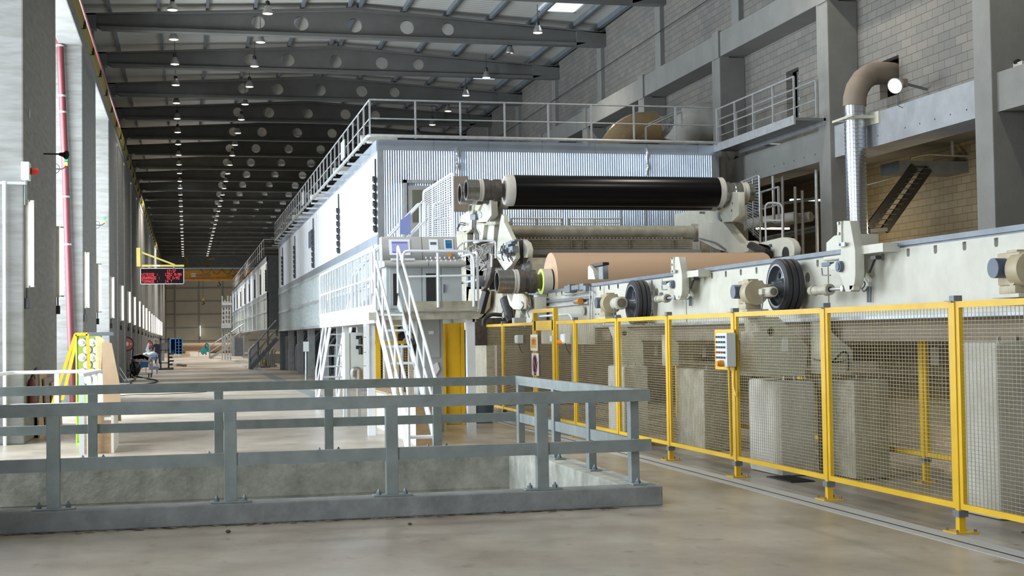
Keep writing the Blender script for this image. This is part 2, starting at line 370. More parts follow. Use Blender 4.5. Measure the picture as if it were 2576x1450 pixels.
# right side
COLY = [3.1, 10.1, 17.1, 24.1, 31.1, 38.15, 45.1]+[52.1+7*i for i in range(21)]
for i, Y in enumerate(COLY):
    s = MB().box((15.3, Y, 0), (16.1, Y+.62, 9.82), .02)
    if Y > 30: s.box((15.27, Y-.0, 9.8), (15.6, Y+.5, 10.6))
    struct('wall_right_column', s, 'conc')
    struct('wall_right_pilaster', MB().box((15.95, Y+.05, 9.8), (16.3, Y+.6, 13.6)), 'conc')
struct('wall_right_ledge', MB().box((15.33, YS, 9.84), (16.25, YE, 10.56), .02), 'conc')
for a, b in zip(COLY, COLY[1:]):
    if a < 38.1:
        z0, z1 = (5.95, 6.72)
        s = MB().plate([(a+.62, z0), (b, z0), (b, z1), (a+.62, z1)], 'x', 15.42, 16.3, [(a+1.1+.62*j, z0+.22, .022) for j in range(9) if j != 5])
        struct('wall_right_lintel', s, 'lint' if a == 24.1 else 'conc')
# block wall above lintel with openings
ho = [[(29.12, 7.2), (30.05, 7.2), (30.05, 8.1), (29.12, 8.1)], [(34.5, 7.1), (35.3, 7.1), (35.3, 8.85), (34.5, 8.85)]]
struct('wall_right', MB().plate([(YS, 6.7), (YE, 6.7), (YE, 14.1), (YS, 14.1)], 'x', 16.1, 16.3, ho), 'block')
struct('wall_right_lower', MB().box((16.1, 45, 0), (16.3, YE, 6.75)), 'block')
struct('wall_right_back', MB().box((20.2, YS, 0), (20.5, 60, 6.7)), 'yblock')
struct('wall_right_slab', MB().box((16.3, YS, 6.7), (20.5, 60, 6.9)), 'beam')
struct('wall_right_light_shell', MB().box((20.5, YS, 6.7), (20.7, YE, 14.2)).box((16.3, 59.8, 0), (20.5, 60, 14)), 'beam')  # unseen shell added to keep world light from leaking in
for z in (12.1,):
    pt = [(16.02, Y, 12.5-.35*(i % 2)*0) for i, Y in enumerate(COLY)]
    tag(obj('wall_cable', MB().tube([(15.9, 24, 12.1), (15.9, 195, 12.1)], .012, 5), 'dark'), 'thin horizontal cable strung across the upper right block wall', 'cable')
# far wall
w = MB().box((-9, YE, 0), (21, YE+.3, 16)); struct('wall_far', w, 'farwall')
w = MB()
for z in (1.5, 3.3, 5.1, 6.9, 8.7, 10.2): w.box((-9, YE-.1, z), (21, YE, z+.14))
for x in (-1.5, 1.7, 4.9): w.box((x-.1, YE-.14, 0), (x+.1, YE, 14))
struct('trim_7', w, 'grey')
struct('wall_far_upper', MB().box((-9, YE-.35, 10.9), (21, YE-.15, 16)), 'steel')
# ================================================================ helpers in real planes
def polyx(pts, X):
    q = [P(a, b, 'x', X) for a, b in pts]; return [(v.y, v.z) for v in q]
def polyy(pts, Y):
    q = [P(a, b, 'y', Y) for a, b in pts]; return [(v.x, v.z) for v in q]
def V3(*a): return Vector(a)
# ================================================================ PIT GUARDRAILS
def railing(name, label, runs, posts, sec=.12, thin=.06):
    """runs: list of corner polylines (x, y); posts: (x, y, dir)"""
    t = thing(name, label, 'guardrail', (posts[0][0], posts[0][1], .19))
    for z in (1.11, .60):
        r = MB()
        for a, b in zip(runs, runs[1:]):
            r.bar((*a, z), (*b, z), thin, sec)
        obj('top_rail' if z > 1 else 'mid_rail', r, 'galv', t)
    for (x, y, along) in posts:
        q = obj('post', MB().box((x-.06 if along else x-.045, y-.045 if along else y-.06, .205), (x+.06 if along else x+.045, y+.045 if along else y+.06, 1.06), .006), 'galv', t)
        dx, dy = (.19, .07) if along else (.07, .19)
        obj('base_plate', MB().box((x-dx, y-dy, .19), (x+dx, y+dy, .207), .004), 'galv', q)
        for s in (-1, 1):
            bx, by = x+s*(.13 if along else 0), y+s*(0 if along else .13)
            obj('anchor_bolt', MB().cyl((bx, by, .205), (bx, by, .235), .028, n=6).cyl((bx, by, .235), (bx, by, .262), .018, .008, n=8), 'steel', q)
    return t
railing('pit_guardrail', 'near grey steel guardrail bolted on the front concrete kerb of the pit', [(-4.5, 13.6), (4.62, 13.6)],
        [(-2.8, 13.6, 1), (-1.21, 13.6, 1), (.40, 13.6, 1), (1.95, 13.6, 1), (3.47, 13.6, 1)])
railing('pit_guardrail', 'grey steel guardrail on the back and right kerbs of the pit', [(-4.5, 19.0), (4.5, 19.0), (4.5, 13.68)],
        [(-2.6, 19.0, 1), (-1.2, 19.0, 1), (.41, 19.0, 1), (1.87, 19.0, 1), (3.36, 19.0, 1), (4.5, 18.8, 0), (4.5, 16.9, 0), (4.5, 15.35, 0), (4.5, 13.8, 0)])
# ================================================================ YELLOW SAFETY FENCE
FX = 6.45
def mesh_panel(t, y0, y1, z0, z1, X=FX, dz=.034, dy=.058, w=.0037):
    m_ = MB(); z = z0+.05
    while z < z1-.02: m_.bar((X, y0, z), (X, y1, z), w, w); z += dz
    y = y0+.05
    while y < y1-.02: m_.bar((X+.004, y, z0), (X+.004, y, z1), w, w); y += dy
    obj('wire_mesh', m_, 'wire', t)['kind'] = 'stuff'
def fence_panel(y0, y1, label, X=FX, z0=.20, z1=1.98, post=True, grp='yellow mesh fence panels beside the floor strip', dz=.034, dy=.058):
    t = thing('fence_panel', label, 'fence', (X, y0, 0), grp)
    fr = MB()
    fr.box((X-.02, y0+.085, z1-.055), (X+.02, y1-.085, z1)); fr.box((X-.02, y0+.085, z0), (X+.02, y1-.085, z0+.05))
    fr.box((X-.02, y0+.035, z0), (X+.02, y0+.085, z1)); fr.box((X-.02, y1-.085, z0), (X+.02, y1-.035, z1))
    obj('frame', fr, 'yellow', t)
    mesh_panel(t, y0+.08, y1-.08, z0+.03, z1-.03, X, dz, dy)
    if post:
        p_ = obj('post', MB().box((X-.03, y0-.03, .01), (X+.03, y0+.03, z1-.01)).box((X-.11, y0-.11, 0), (X+.11, y0+.11, .012)), 'yellow', t)
        obj('clamp', MB().box((X-.045, y0-.05, z0-.065), (X+.045, y0+.05, z0-.012)), 'steel', p_)
        obj('post_cap', MB().box((X-.04, y0-.045, z1+.002), (X+.04, y0+.03, z1+.05)).box((X-.06, y0-.02, z1+.001), (X-.03, y0+.08, z1+.006)), 'steel', p_)
        bo = MB()
        for a in (-1, 1):
            for b in (-1, 1): bo.cyl((X+a*.085, y0+b*.085, .01), (X+a*.085, y0+b*.085, .035), .012, n=6)
        obj('anchor_bolt', bo, 'chrome', p_)['kind'] = 'stuff'
    return t
ys = [8.34, 10.80, 13.31, 15.76, 18.14, 20.45]
nm = ['cut by the right edge of the photo', 'in front of the white columns, largest one fully visible', 'in front of the tall painted concrete pedestal', 'left of the one with the push-button box, partly behind nothing', 'in front of the second smaller pedestal']
nm = ['cropped by the right edge of the frame', 'second from the right edge of the photo', 'in front of the tall concrete pedestal', 'carrying the push-button box', 'in front of the smaller pedestal']
for i in range(5):
    fence_panel(ys[i], ys[i+1], 'yellow framed wire mesh fence panel ' + nm[i])
fence_panel(20.45, 22.85, 'yellow mesh fence panel right of the narrow one beside the gate')
fence_panel(22.85, 24.1, 'narrow yellow wire mesh fence panel right of the gate')
# gate
t = thing('safety_gate', 'narrow yellow mesh gate carrying an orange notice and a no-entry hand sign', 'gate', (FX, 24.15, 0))
g = MB()
for y in (24.15, 25.65): g.box((FX-.04, y-.04, 0), (FX+.04, y+.04, 2.149))
g.box((FX-.04, 24.11, 2.15), (FX+.04, 25.69, 2.22)); obj('gate_frame', g, 'yellow', t)
g = MB().box((FX-.03, 24.22, .12), (FX+.01, 24.3, 2.0)).box((FX-.03, 25.5, .12), (FX+.01, 25.58, 2.0)).box((FX-.03, 24.22, .12), (FX+.01, 25.58, .2)).box((FX-.03, 24.22, 1.82), (FX+.01, 25.58, 2.0))
d = obj('gate_leaf', g, 'yellow', t)
mm = MB(); z = .2
while z < 1.85: mm.bar((FX-.01, 24.25, z), (FX-.01, 25.55, z), .0036); z += .034
y = 24.3
while y < 25.55: mm.bar((FX-.006, y, .2), (FX-.006, y, 1.85), .0036); y += .058
obj('wire_mesh', mm, 'wire', t)['kind'] = 'stuff'
obj('latch', MB().box((FX-.06, 24.2, 1.62), (FX-.02, 24.34, 1.72)).box((FX-.07, 25.5, .42), (FX-.03, 25.7, .5)), 'white', t)
fence_panel(25.7, 28.4, 'long yellow wire mesh fence panel left of the gate, interlock switch on its right end')
fence_panel(28.4, 31.6, 'farthest yellow wire mesh fence panel, beside the yellow cabinet', post=True)
# signs on the gate
def rp(px, py, X=FX-.045): return P(px, py, 'x', X)
def signbox(name, label, pts, mt, cat='sign', dep=.006):
    a, b = rp(*pts[0]), rp(*pts[1])
    t_ = thing(name, label, cat, (a.x, (a.y+b.y)/2, (a.z+b.z)/2))
    obj('board', MB().box((a.x-dep, a.y, a.z), (a.x, b.y, b.z)), mt, t_)
    return t_, a, b
t, a, b = signbox('warning_notice', 'orange notice with small lettering on a white board, upper one on the yellow gate', ((1335, 842), (1353, 883)), 'paper')
h = (a.z-b.z)
obj('orange_field', MB().box((a.x-.009, a.y-.06, a.z-.05), (a.x-.005, b.y+.06, b.z+.05)), 'sorange', t)
tx = MB()
for j, s_ in enumerate((.3, .55, .5, .25, .6)):
    yc = (a.y+b.y)/2; z = a.z-.1-(h-.2)*(j+.4)/5
    tx.box((a.x-.012, yc-s_*(a.y-b.y)*.55, z), (a.x-.008, yc+s_*(a.y-b.y)*.55, z+.028))
obj('lettering', tx, 'sotext', t)
t, a, b = signbox('prohibition_sign', 'white no-entry sign with red ring and dark hand, lower one on the yellow gate', ((1338, 889), (1356, 946)), 'paper')
yc = (a.y+b.y)/2; zc_ = (a.z+b.z)/2; R_ = min(abs(a.y-b.y), abs(a.z-b.z))*.44
rg = MB().plate([(yc+R_*math.cos(q*PI/16), zc_+R_*math.sin(q*PI/16)) for q in range(32)], 'x', a.x-.012, a.x-.007, [(yc, zc_, R_*.84)])
obj('red_ring', rg, 'pink', t)
obj('red_bar', MB().bar((a.x-.011, yc+R_*.62, zc_+R_*.62), (a.x-.011, yc-R_*.62, zc_-R_*.62), .003, R_*.14), 'pink', t)
hd = MB().plate([(yc+.09, zc_-.2), (yc-.08, zc_-.2), (yc-.11, zc_), (yc+.12, zc_)], 'x', a.x-.010, a.x-.007)
for j in range(4): hd.box((a.x-.010, yc+.115-.06*j, zc_-.01), (a.x-.007, yc+.07-.06*j, zc_+.15+.03*(j in (1, 2))))
hd.bar((a.x-.0085, yc-.09, zc_-.08), (a.x-.0085, yc-.19, zc_+.05), .003, .045)
obj('hand_symbol', hd, 'navy', t)
# push-button box
a, b = rp(1800, 830), rp(1847, 932)
t = thing('push_button_station', 'pale push-button box with rows of dark buttons on a yellow plate on the fence', 'control box', (FX-.05, (a.y+b.y)/2, (a.z+b.z)/2))
obj('back_plate', MB().box((FX-.05, a.y+.02, a.z), (FX-.035, b.y-.02, b.z)), 'yellow', t)
a, b = rp(1801, 838, FX-.17), rp(1829, 924, FX-.17)
ho_ = obj('housing', MB().box((FX-.17, a.y, a.z), (FX-.05, b.y, b.z), .012), 'pale', t)
for r_ in range(6):
    for c_ in range(4):
        y = a.y+(b.y-a.y)*(c_+.6)/4.4; z = a.z+(b.z-a.z)*(r_+.8)/6.6
        if r_ == 5 and c_ > 0: continue
        obj('button', MB().cyl((FX-.17, y, z), (FX-.195, y, z), .013, n=10), 'reds' if (r_ == 3 and c_ in (0, 2)) else 'gauge', ho_)
y = a.y+(b.y-a.y)*.62; z = a.z+(b.z-a.z)*.9
obj('emergency_stop', MB().cyl((FX-.17, y, z), (FX-.225, y, z), .04, n=20).cyl((FX-.225, y, z), (FX-.25, y, z), .03, n=20), 'orange', ho_)
obj('conduit', MB().tube([(FX-.1, (a.y+b.y)/2-.05, b.z+.02), (FX-.09, (a.y+b.y)/2-.05, .25)], .016).tube([(FX-.07, (a.y+b.y)/2-.14, b.z+.02), (FX-.07, (a.y+b.y)/2-.12, b.z-.25), (FX-.07, (a.y+b.y)/2-.2, b.z-.35)], .009, bend=.1), 'yellow', t)
def switchbox(px, py, label, stop=False):
    a = rp(px, py, FX-.1)
    t = thing('switch_box', label, 'switch', a)
    obj('housing', MB().box((a.x-.04, a.y-.13, a.z-.08), (a.x+.07, a.y+.13, a.z+.08), .01), 'pale', t)
    obj('cover', MB().box((a.x-.05, a.y-.12, a.z-.07), (a.x-.04, a.y+.12, a.z+.07), .004), 'white', t)
    obj('cable', MB().tube([(a.x, a.y-.02, a.z-.08), (a.x+.02, a.y-.06, a.z-.2), (a.x+.03, a.y-.2, a.z-.26)], .008, 6, bend=.08), 'dark', t)
    if stop: obj('emergency_stop', MB().cyl((a.x-.04, a.y+.05, a.z-.07), (a.x-.13, a.y+.07, a.z-.07), .04, n=16), 'orange', t)
switchbox(1304, 854, 'small pale switch box on the fence just left of the gate')
switchbox(1421, 852, 'small pale switch box with orange stop button right of the gate', True)
# rear fence inside the machine bay
fence_panel(11.6, 14.35, 'rear yellow mesh fence panel right of the middle post, seen through the front fence', X=8.15, z0=.3, z1=1.82, grp='rear yellow fence panels behind the pedestals', dz=.07, dy=.09)
fence_panel(14.35, 17.6, 'rear yellow mesh fence panel left of the middle post, behind the pedestals', X=8.15, z0=.3, z1=1.82, grp='rear yellow fence panels behind the pedestals', dz=.07, dy=.09)
fence_panel(17.6, 22.6, 'farthest rear yellow mesh fence panel, behind the push-button box', X=8.15, z0=.3, z1=1.82, grp='rear yellow fence panels behind the pedestals', dz=.06, dy=.08)
# ================================================================ MACHINE FRAME
XF = 7.3
SL = [(1375, 743), (1396.6, 741), (1411, 739), (1510, 726), (1532, 724), (1554.6, 721), (1640, 712), (1667, 709), (1758, 700), (1791, 694), (1826, 690), (1863.6, 685.6), (1903, 681), (2056.7, 663), (2221, 646), (2284.6, 635.7), (2353, 628), (2426, 619.5), (2506, 610)]
hs = []
for a, b in SL:
    c_ = P(a, b, 'x', XF); w_, h_ = .033, .042
    hs.append([(c_.y-w_, c_.z+h_), (c_.y-w_, c_.z-h_+.02), (c_.y-w_*.6, c_.z-h_), (c_.y+w_*.6, c_.z-h_), (c_.y+w_, c_.z-h_+.02), (c_.y+w_, c_.z+h_)])
zt = 2.598
t = thing('reel_rail_frame', 'long cream machine side beam with a row of vertical slots behind the yellow fence', 'machine frame', (XF, 18, 1.9))
obj('side_beam', MB().plate([(7.5, 1.9), (24.6, 1.9), (24.6, zt), (7.5, zt)], 'x', XF, XF+.05, [h for h in hs if h[0][0] < 24.5]), 'cream', t)
obj('side_beam', MB().plate([(24.62, 1.55), (28.6, 1.55), (28.6, 2.2), (29.2, 2.5), (29.2, zt), (24.62, zt)], 'x', XF+.02, XF+.07, [h for h in hs if h[0][0] > 24.7]), 'cream', t)
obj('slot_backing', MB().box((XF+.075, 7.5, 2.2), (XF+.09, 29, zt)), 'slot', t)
obj('top_flange', MB().box((XF-.0, 7.5, zt), (XF+.4, 29.3, zt+.02)), 'steel', t)
obj('roll_rail', MB().box((XF-.03, 7.5, zt+.02), (XF+.22, 24.6, zt+.072)).box((XF+.02, 24.6, zt+.02), (XF+.22, 30.2, zt+.06)), 'steel', t)
obj('bottom_flange', MB().box((XF-.02, 7.5, 1.86), (XF+.5, 24.6, 1.9)), 'alu', t)
obj('lower_box_beam', MB().box((XF+.15, 7.5, 1.62), (XF+.6, 24.6, 1.86)), 'dust_shade', t)  # brown tone holds the shade under the machine beam
pl = MB()
for a, b in ((1500, 1514), (1633, 1647)):
    y1, y0 = P(a, 740, 'x', XF).y, P(b, 740, 'x', XF).y
    pl.box((XF-.03, y0, 1.92), (XF, y1, 2.42), .008)
obj('cover_plate', pl, 'cream', t)
bo = MB()
for a in (1503, 1510, 1636, 1644):
    for z in (2.0, 2.1, 2.25, 2.36):
        y = P(a, 740, 'x', XF).y; bo.cyl((XF-.03, y, z), (XF-.05, y, z), .014, n=6)
obj('bolt', bo, 'chrome', t)['kind'] = 'stuff'
se = MB()
for y in (23.9, 19.7, 14.95, 10.9): se.box((XF-.004, y, 1.9), (XF, y+.015, zt))
obj('seam', se, 'slot', t)
obj('port_cover', MB().cyl((XF-.04, P(1666, 716, 'x', XF).y, 2.33), (XF, P(1666, 716, 'x', XF).y, 2.33), .05), 'steel', t)
for a, b in ((1653, 735), (2032, 698)):
    c_ = P(a, b, 'x', XF); obj('port_cover', MB().cyl((XF-.006, c_.y, c_.z), (XF, c_.y, c_.z), .06), 'slot', t)
# rack and pipes on the far section
obj('gear_rack', MB().bar(P(1350, 762, 'x', XF-.03), P(1487, 748, 'x', XF-.03), .05, .055), 'steel', t)
obj('guide_tube', MB().bar(P(1345, 776, 'x', XF-.03), P(1480, 762, 'x', XF-.03), .035, .035), 'galvl', t)
hp = MB().tube([P(1490, 722, 'x', XF-.05), P(1490, 810, 'x', XF-.05)], .014).tube([P(1484, 722, 'x', XF-.05), P(1484, 810, 'x', XF-.05)], .014)
hp.tube([P(1415, 741, 'x', XF-.06), P(1422, 744, 'x', XF-.06), P(1478, 733, 'x', XF-.06), P(1492, 735, 'x', XF-.06), P(1492, 760, 'x', XF-.06)], .013, bend=.06)
obj('hydraulic_pipe', hp, 'galvl', t)
vb = MB()
for a, b, w_, h_ in ((1432, 728, .2, .07), (1452, 724, .25, .045), (1468, 722, .14, .06), (1436, 722, .05, .05), (1476, 726, .08, .05)):
    c_ = P(a, b, 'x', XF-.08); vb.box((c_.x-.05, c_.y-w_, c_.z-h_), (c_.x+.08, c_.y+w_, c_.z+h_), .01)
obj('valve_block', vb, 'steel', t)
c_ = P(1460, 758, 'x', XF-.1); obj('beacon', MB().cyl(c_, c_+V3(0, .35, 0), .05).cyl(c_, c_-V3(0, -.02, 0), .06), 'shade', t)
obj('beacon_lens', MB().cyl(c_+V3(0, -.02, 0), c_+V3(0, .12, 0), .055), 'orange', t)
c_ = P(1469, 783, 'x', XF-.01); obj('port_cover', MB().cyl(c_, c_+V3(-.02, 0, 0), .085, n=24), 'creamd', t)
t = thing('roof_handrail', 'bent white pipe handrail standing behind the yellow gate, below the cream beam', 'handrail', (XF-.3, 24, 1.6))
obj('rail', MB().tube([P(1332, 802, 'x', 7.1), P(1338, 798, 'x', 7.1), P(1390, 794, 'x', 7.1), P(1432, 791, 'x', 7.1), P(1440, 800, 'x', 7.1), P(1441, 960, 'x', 7.1)], .022, bend=.1), 'white', t)
bpy.data.objects[t.name].name = 'pipe_handrail'
# rear frame (across the machine)
t = thing('reel_rail_frame', 'far cream machine side beam on the other side of the rolls', 'machine frame', (12.2, 18, 1.6))
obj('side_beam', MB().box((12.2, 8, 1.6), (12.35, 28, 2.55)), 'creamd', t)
for y in (10.5, 17, 24): obj('leg', MB().box((12.1, y, 0), (12.7, y+1.1, 1.6), .02), 'ped', t)
# cross structure under the frame, seen through the mesh
t = thing('floor_pipework', 'dim tangle of pipes and cross beams under the cream machine beam', 'pipework', (9, 20, 0))
pp = MB()
for j in range(9):
    y = 9+j*2.3; pp.box((7.9, y, 1.35), (12.1, y+.16, 1.55))
obj('cross_beam', pp, 'dust_shade', t)['kind'] = 'stuff'  # brown puts the machine's shadow into the beams' colour
pp = MB()
for j in range(7): pp.tube([(8.6+.35*j, 8, 1.2-.05*j), (8.6+.35*j, 27, 1.2-.05*j)], .035, 6)
obj('pipe', pp, 'dust_shade', t)['kind'] = 'stuff'  # pipes darkened by colour for the same shadow
# ================================================================ PEDESTALS, BRACKETS
def pedestal(label, x0, x1, y0, y1, z, r=.05, name='concrete_pedestal', mt='ped'):
    t = thing(name, label, 'pedestal', (x0, y0, 0), 'concrete pedestals under the motors')
    obj('block', MB().box((x0, y0, 0), (x1, y1, z), r), mt, t, True)
    b_ = MB()
    for x in (x0+.09, (x0+x1)/2, x1-.08): b_.cyl((x, y0+.1, z), (x, y0+.1, z+.05), .016, n=6)
    obj('anchor_bolt', b_, 'chrome', t)['kind'] = 'stuff'
    return t
pedestal('tall painted concrete pedestal under the sloped bracket, behind the middle fence panel', 6.93, 7.38, 15.55, 16.55, 1.15)
pedestal('brown shaded concrete pedestal just right of the tall painted one', 7.56, 8.02, 14.9, 15.9, 1.17, mt='creamd')  # browner, darker material paints this pedestal as shaded
pedestal('pale concrete pedestal behind the pit rail corner', 6.56, 6.95, 20.5, 21.4, 1.24)
pedestal('dim concrete pedestal behind the panel with the push-button box', 7.35, 7.9, 19.2, 20.4, 1.2, mt='creamd')  # dimness is painted: shade sits in the darker material
pedestal('blue-lit concrete pedestal cut by the right edge of the frame', 7.15, 7.7, 11.3, 12.1, 1.62)
def bracket(label, pts, Y, th, hole=None):
    t = thing('motor_bracket', label, 'bracket', P(*pts[0], 'y', Y), 'cream sloped motor brackets')
    hl = []
    if hole: c_ = P(hole[0], hole[1], 'y', Y); hl = [(c_.x, c_.z, hole[2])]
    obj('plate', MB().plate(polyy(pts, Y), 'y', Y, Y+th, hl, bev=.008), 'cream', t)
    if hole: obj('hole_backing', MB().box((c_.x-.1, Y+th-.01, c_.z-.1), (c_.x+.1, Y+th-.002, c_.z+.1)), 'slot', t)
    return t
bracket('sloped cream bracket with a round hole and a paper sheet on it', [(1911, 800), (1958, 800), (2030, 870), (2032, 882), (2024, 946), (1904, 946), (1904, 838), (1918, 833)], 15.65, .5, (1941, 835, .06))
a = P(1968, 852, 'y', 15.63); b = P(1985, 885, 'y', 15.63)
tag(obj('paper_sheet', MB().box((a.x, 15.640, a.z), (b.x, 15.649, b.z)), 'paper'), 'pale sheet of paper stuck on the sloped cream bracket', 'notice')
bracket('smaller cream bracket with oval hole on the pedestal behind the pit rail corner', [(1553, 822), (1574, 822), (1617, 863), (1619, 921), (1566, 921), (1564, 852)], 20.85, .45, (1572, 839, .05))
bracket('cream bracket behind the fence post right of the tall pedestal', [(2078, 815), (2095, 840), (2142, 880), (2148, 940), (2078, 940)], 15.0, .4)
bracket('narrow cream bracket behind the left edge of the push-button panel', [(1683, 845), (1706, 866), (1707, 920), (1684, 920)], 19.4, .3)
t = thing('cable_loop', 'black and yellow flexible cable looped beside the brackets behind the fence', 'cable', P(2110, 910, 'y', 14.9))
obj('cable', MB().tube([P(*q, 'y', 14.9) for q in ((2095, 910), (2120, 885), (2132, 888), (2135, 915), (2132, 935))], .012, 6, bend=.1).tube([P(*q, 'y', 14.9) for q in ((2045, 905), (2100, 912), (2128, 908))], .01, 6), 'dark', t)
# ================================================================ GEARED MOTORS AND RUBBER WHEELS
def wheel(label, px, py, X=6.97, D=.66, W=.23):
    c_ = P(px, py, 'x', X); R_ = D/2
    t = thing('rubber_drive_wheel', label, 'wheel', c_, 'rubber drive wheels on the cream beam')
    pr = []
    for j in range(3):
        a = j*W/3+.004; pr += [(a, R_*.93), (a+.004, R_-.008), (a+.018, R_), (a+W/3-.025, R_), (a+W/3-.01, R_-.008), (a+W/3-.006, R_*.94)]
    obj('tyre', MB().lathe(c_, (1, 0, 0), [(0, R_*.80), (0, R_*.93)]+pr+[(W, R_*.8), (0, R_*.8)], 56), 'tyre', t, True)
    obj('rim', MB().lathe(c_, (1, 0, 0), [(-.006, R_*.74), (-.006, R_*.81), (.03, R_*.8), (.10, R_*.76), (.10, R_*.70), (0, R_*.74), (-.006, R_*.74)], 48), 'wheelg', t, True)
    hl = [(c_.y+R_*.47*math.cos(a), c_.z+R_*.47*math.sin(a), R_*.125) for a in [PI*2*k/8+.2 for k in range(8)]]
    obj('disc', MB().plate([(c_.y+R_*.78*math.cos(a), c_.z+R_*.78*math.sin(a)) for a in [2*PI*k/40 for k in range(40)]], 'x', c_.x+.085, c_.x+.11, hl), 'wheelg', t)
    obj('hub', MB().lathe(c_, (1, 0, 0), [(-.05, .001), (-.05, R_*.16), (.02, R_*.2), (.09, R_*.3)], 24), 'wheelg', t, True)
    obj('axle', MB().cyl(c_+V3(W*.5, 0, 0), (XF+.02, c_.y, c_.z), .06), 'steel', t)
    return t
wheel('black three-tread rubber wheel, larger in view, behind the fence right of the middle', 1953, 720)
wheel('black three-tread rubber wheel behind the fence, left of the first stop lever', 1588, 762, D=.72)
def gearmotor(label, px, py, X=6.68, s=1.0, fan=(1957, 735), small=True):
    c_ = P(px, py, 'x', X); t = thing('gear_motor', label, 'motor', c_, 'tan geared motors driving the wheels')
    g = MB().box(c_+V3(-.08, -.16*s, -.13*s), c_+V3(.12, .17*s, .15*s), .02)
    g.box(c_+V3(-.10, -.12*s, -.2*s), c_+V3(.10, .12*s, -.13*s), .01).cyl(c_+V3(-.02, 0, .02), c_+V3(.28, 0, .02), .09*s, n=20)
    g.cyl(c_+V3(0, -.05, 0), c_+V3(0, -.22*s, 0), .15*s, n=28).box(c_+V3(-.06, -.1*s, .14*s), c_+V3(.08, .06*s, .17*s), .01)
    g.cyl(c_+V3(-.1, -.07*s, -.1*s), c_+V3(-.08, -.07*s, -.1*s), .04, n=16)
    obj('gearbox', g, 'tan', t, True)
    obj('end_cap', MB().cyl(c_+V3(-.19, .06*s, .02), c_+V3(-.08, .06*s, .02), .085*s, n=28), 'gauge', t, True)
    mY = c_+V3(.08 if small else .05, -.22*s, -.0)
    r_ = .055 if small else .09
    mb = MB().cyl(mY, mY+V3(0, -.28*s, 0), r_*s, n=24)
    for j in range(16):
        a = 2*PI*j/16; u = V3(math.cos(a), 0, math.sin(a))
        mb.bar(mY+u*r_*s, mY+u*r_*s+V3(0, -.24*s, 0), .006, .006)
    mb.box(mY+V3(-.09, -.18*s, -.03), mY+V3(-.03, -.08*s, .04), .008)
    obj('motor_body', mb, 'cream', t, True)
    e = mY+V3(0, -.28*s, 0)
    fc = obj('fan_cover', MB().lathe(e, (0, -1, 0), [(-.02, r_*1.12*s), (.03, r_*1.12*s), (.045, r_*.85*s), (.045, r_*.75*s)], 28), 'cream', t, True)
    fg = MB()
    for q in range(5): fg.lathe(e+V3(0, -.046, 0), (0, -1, 0), [(0, r_*s*(.12+.15*q)), (.002, r_*s*(.18+.15*q))], 24)
    obj('fan_grille', fg, 'dark', fc); obj('grille_disc', MB().cyl(e+V3(0, -.03, 0), e+V3(0, -.042, 0), r_*.8*s, n=24), 'tan', fc)
    obj('cable', MB().tube([mY+V3(-.06, -.13*s, -.03), mY+V3(-.07, -.14*s, -.18), mY+V3(-.1, -.1*s, -.3)], .009, 6, bend=.05), 'steel', t)
    obj('base_plate', MB().box(c_+V3(-.12, -.2*s, -.235*s), c_+V3(.16, .2*s, -.2*s), .004).box(c_+V3(-.1, -.15, -.3*s), c_+V3(.14, .15, -.245*s), .004), 'cream', t)
    return t
gearmotor('tan geared motor with dark round end cap in front of the larger rubber wheel', 1885, 738)
gearmotor('cream geared motor with a big round fan cover left of the second rubber wheel', 1530, 765, X=6.72, s=1.05, small=False)
gearmotor('geared motor with dark round end cap at the right edge of the frame', 2558, 680, X=6.85, s=1.0, small=False)
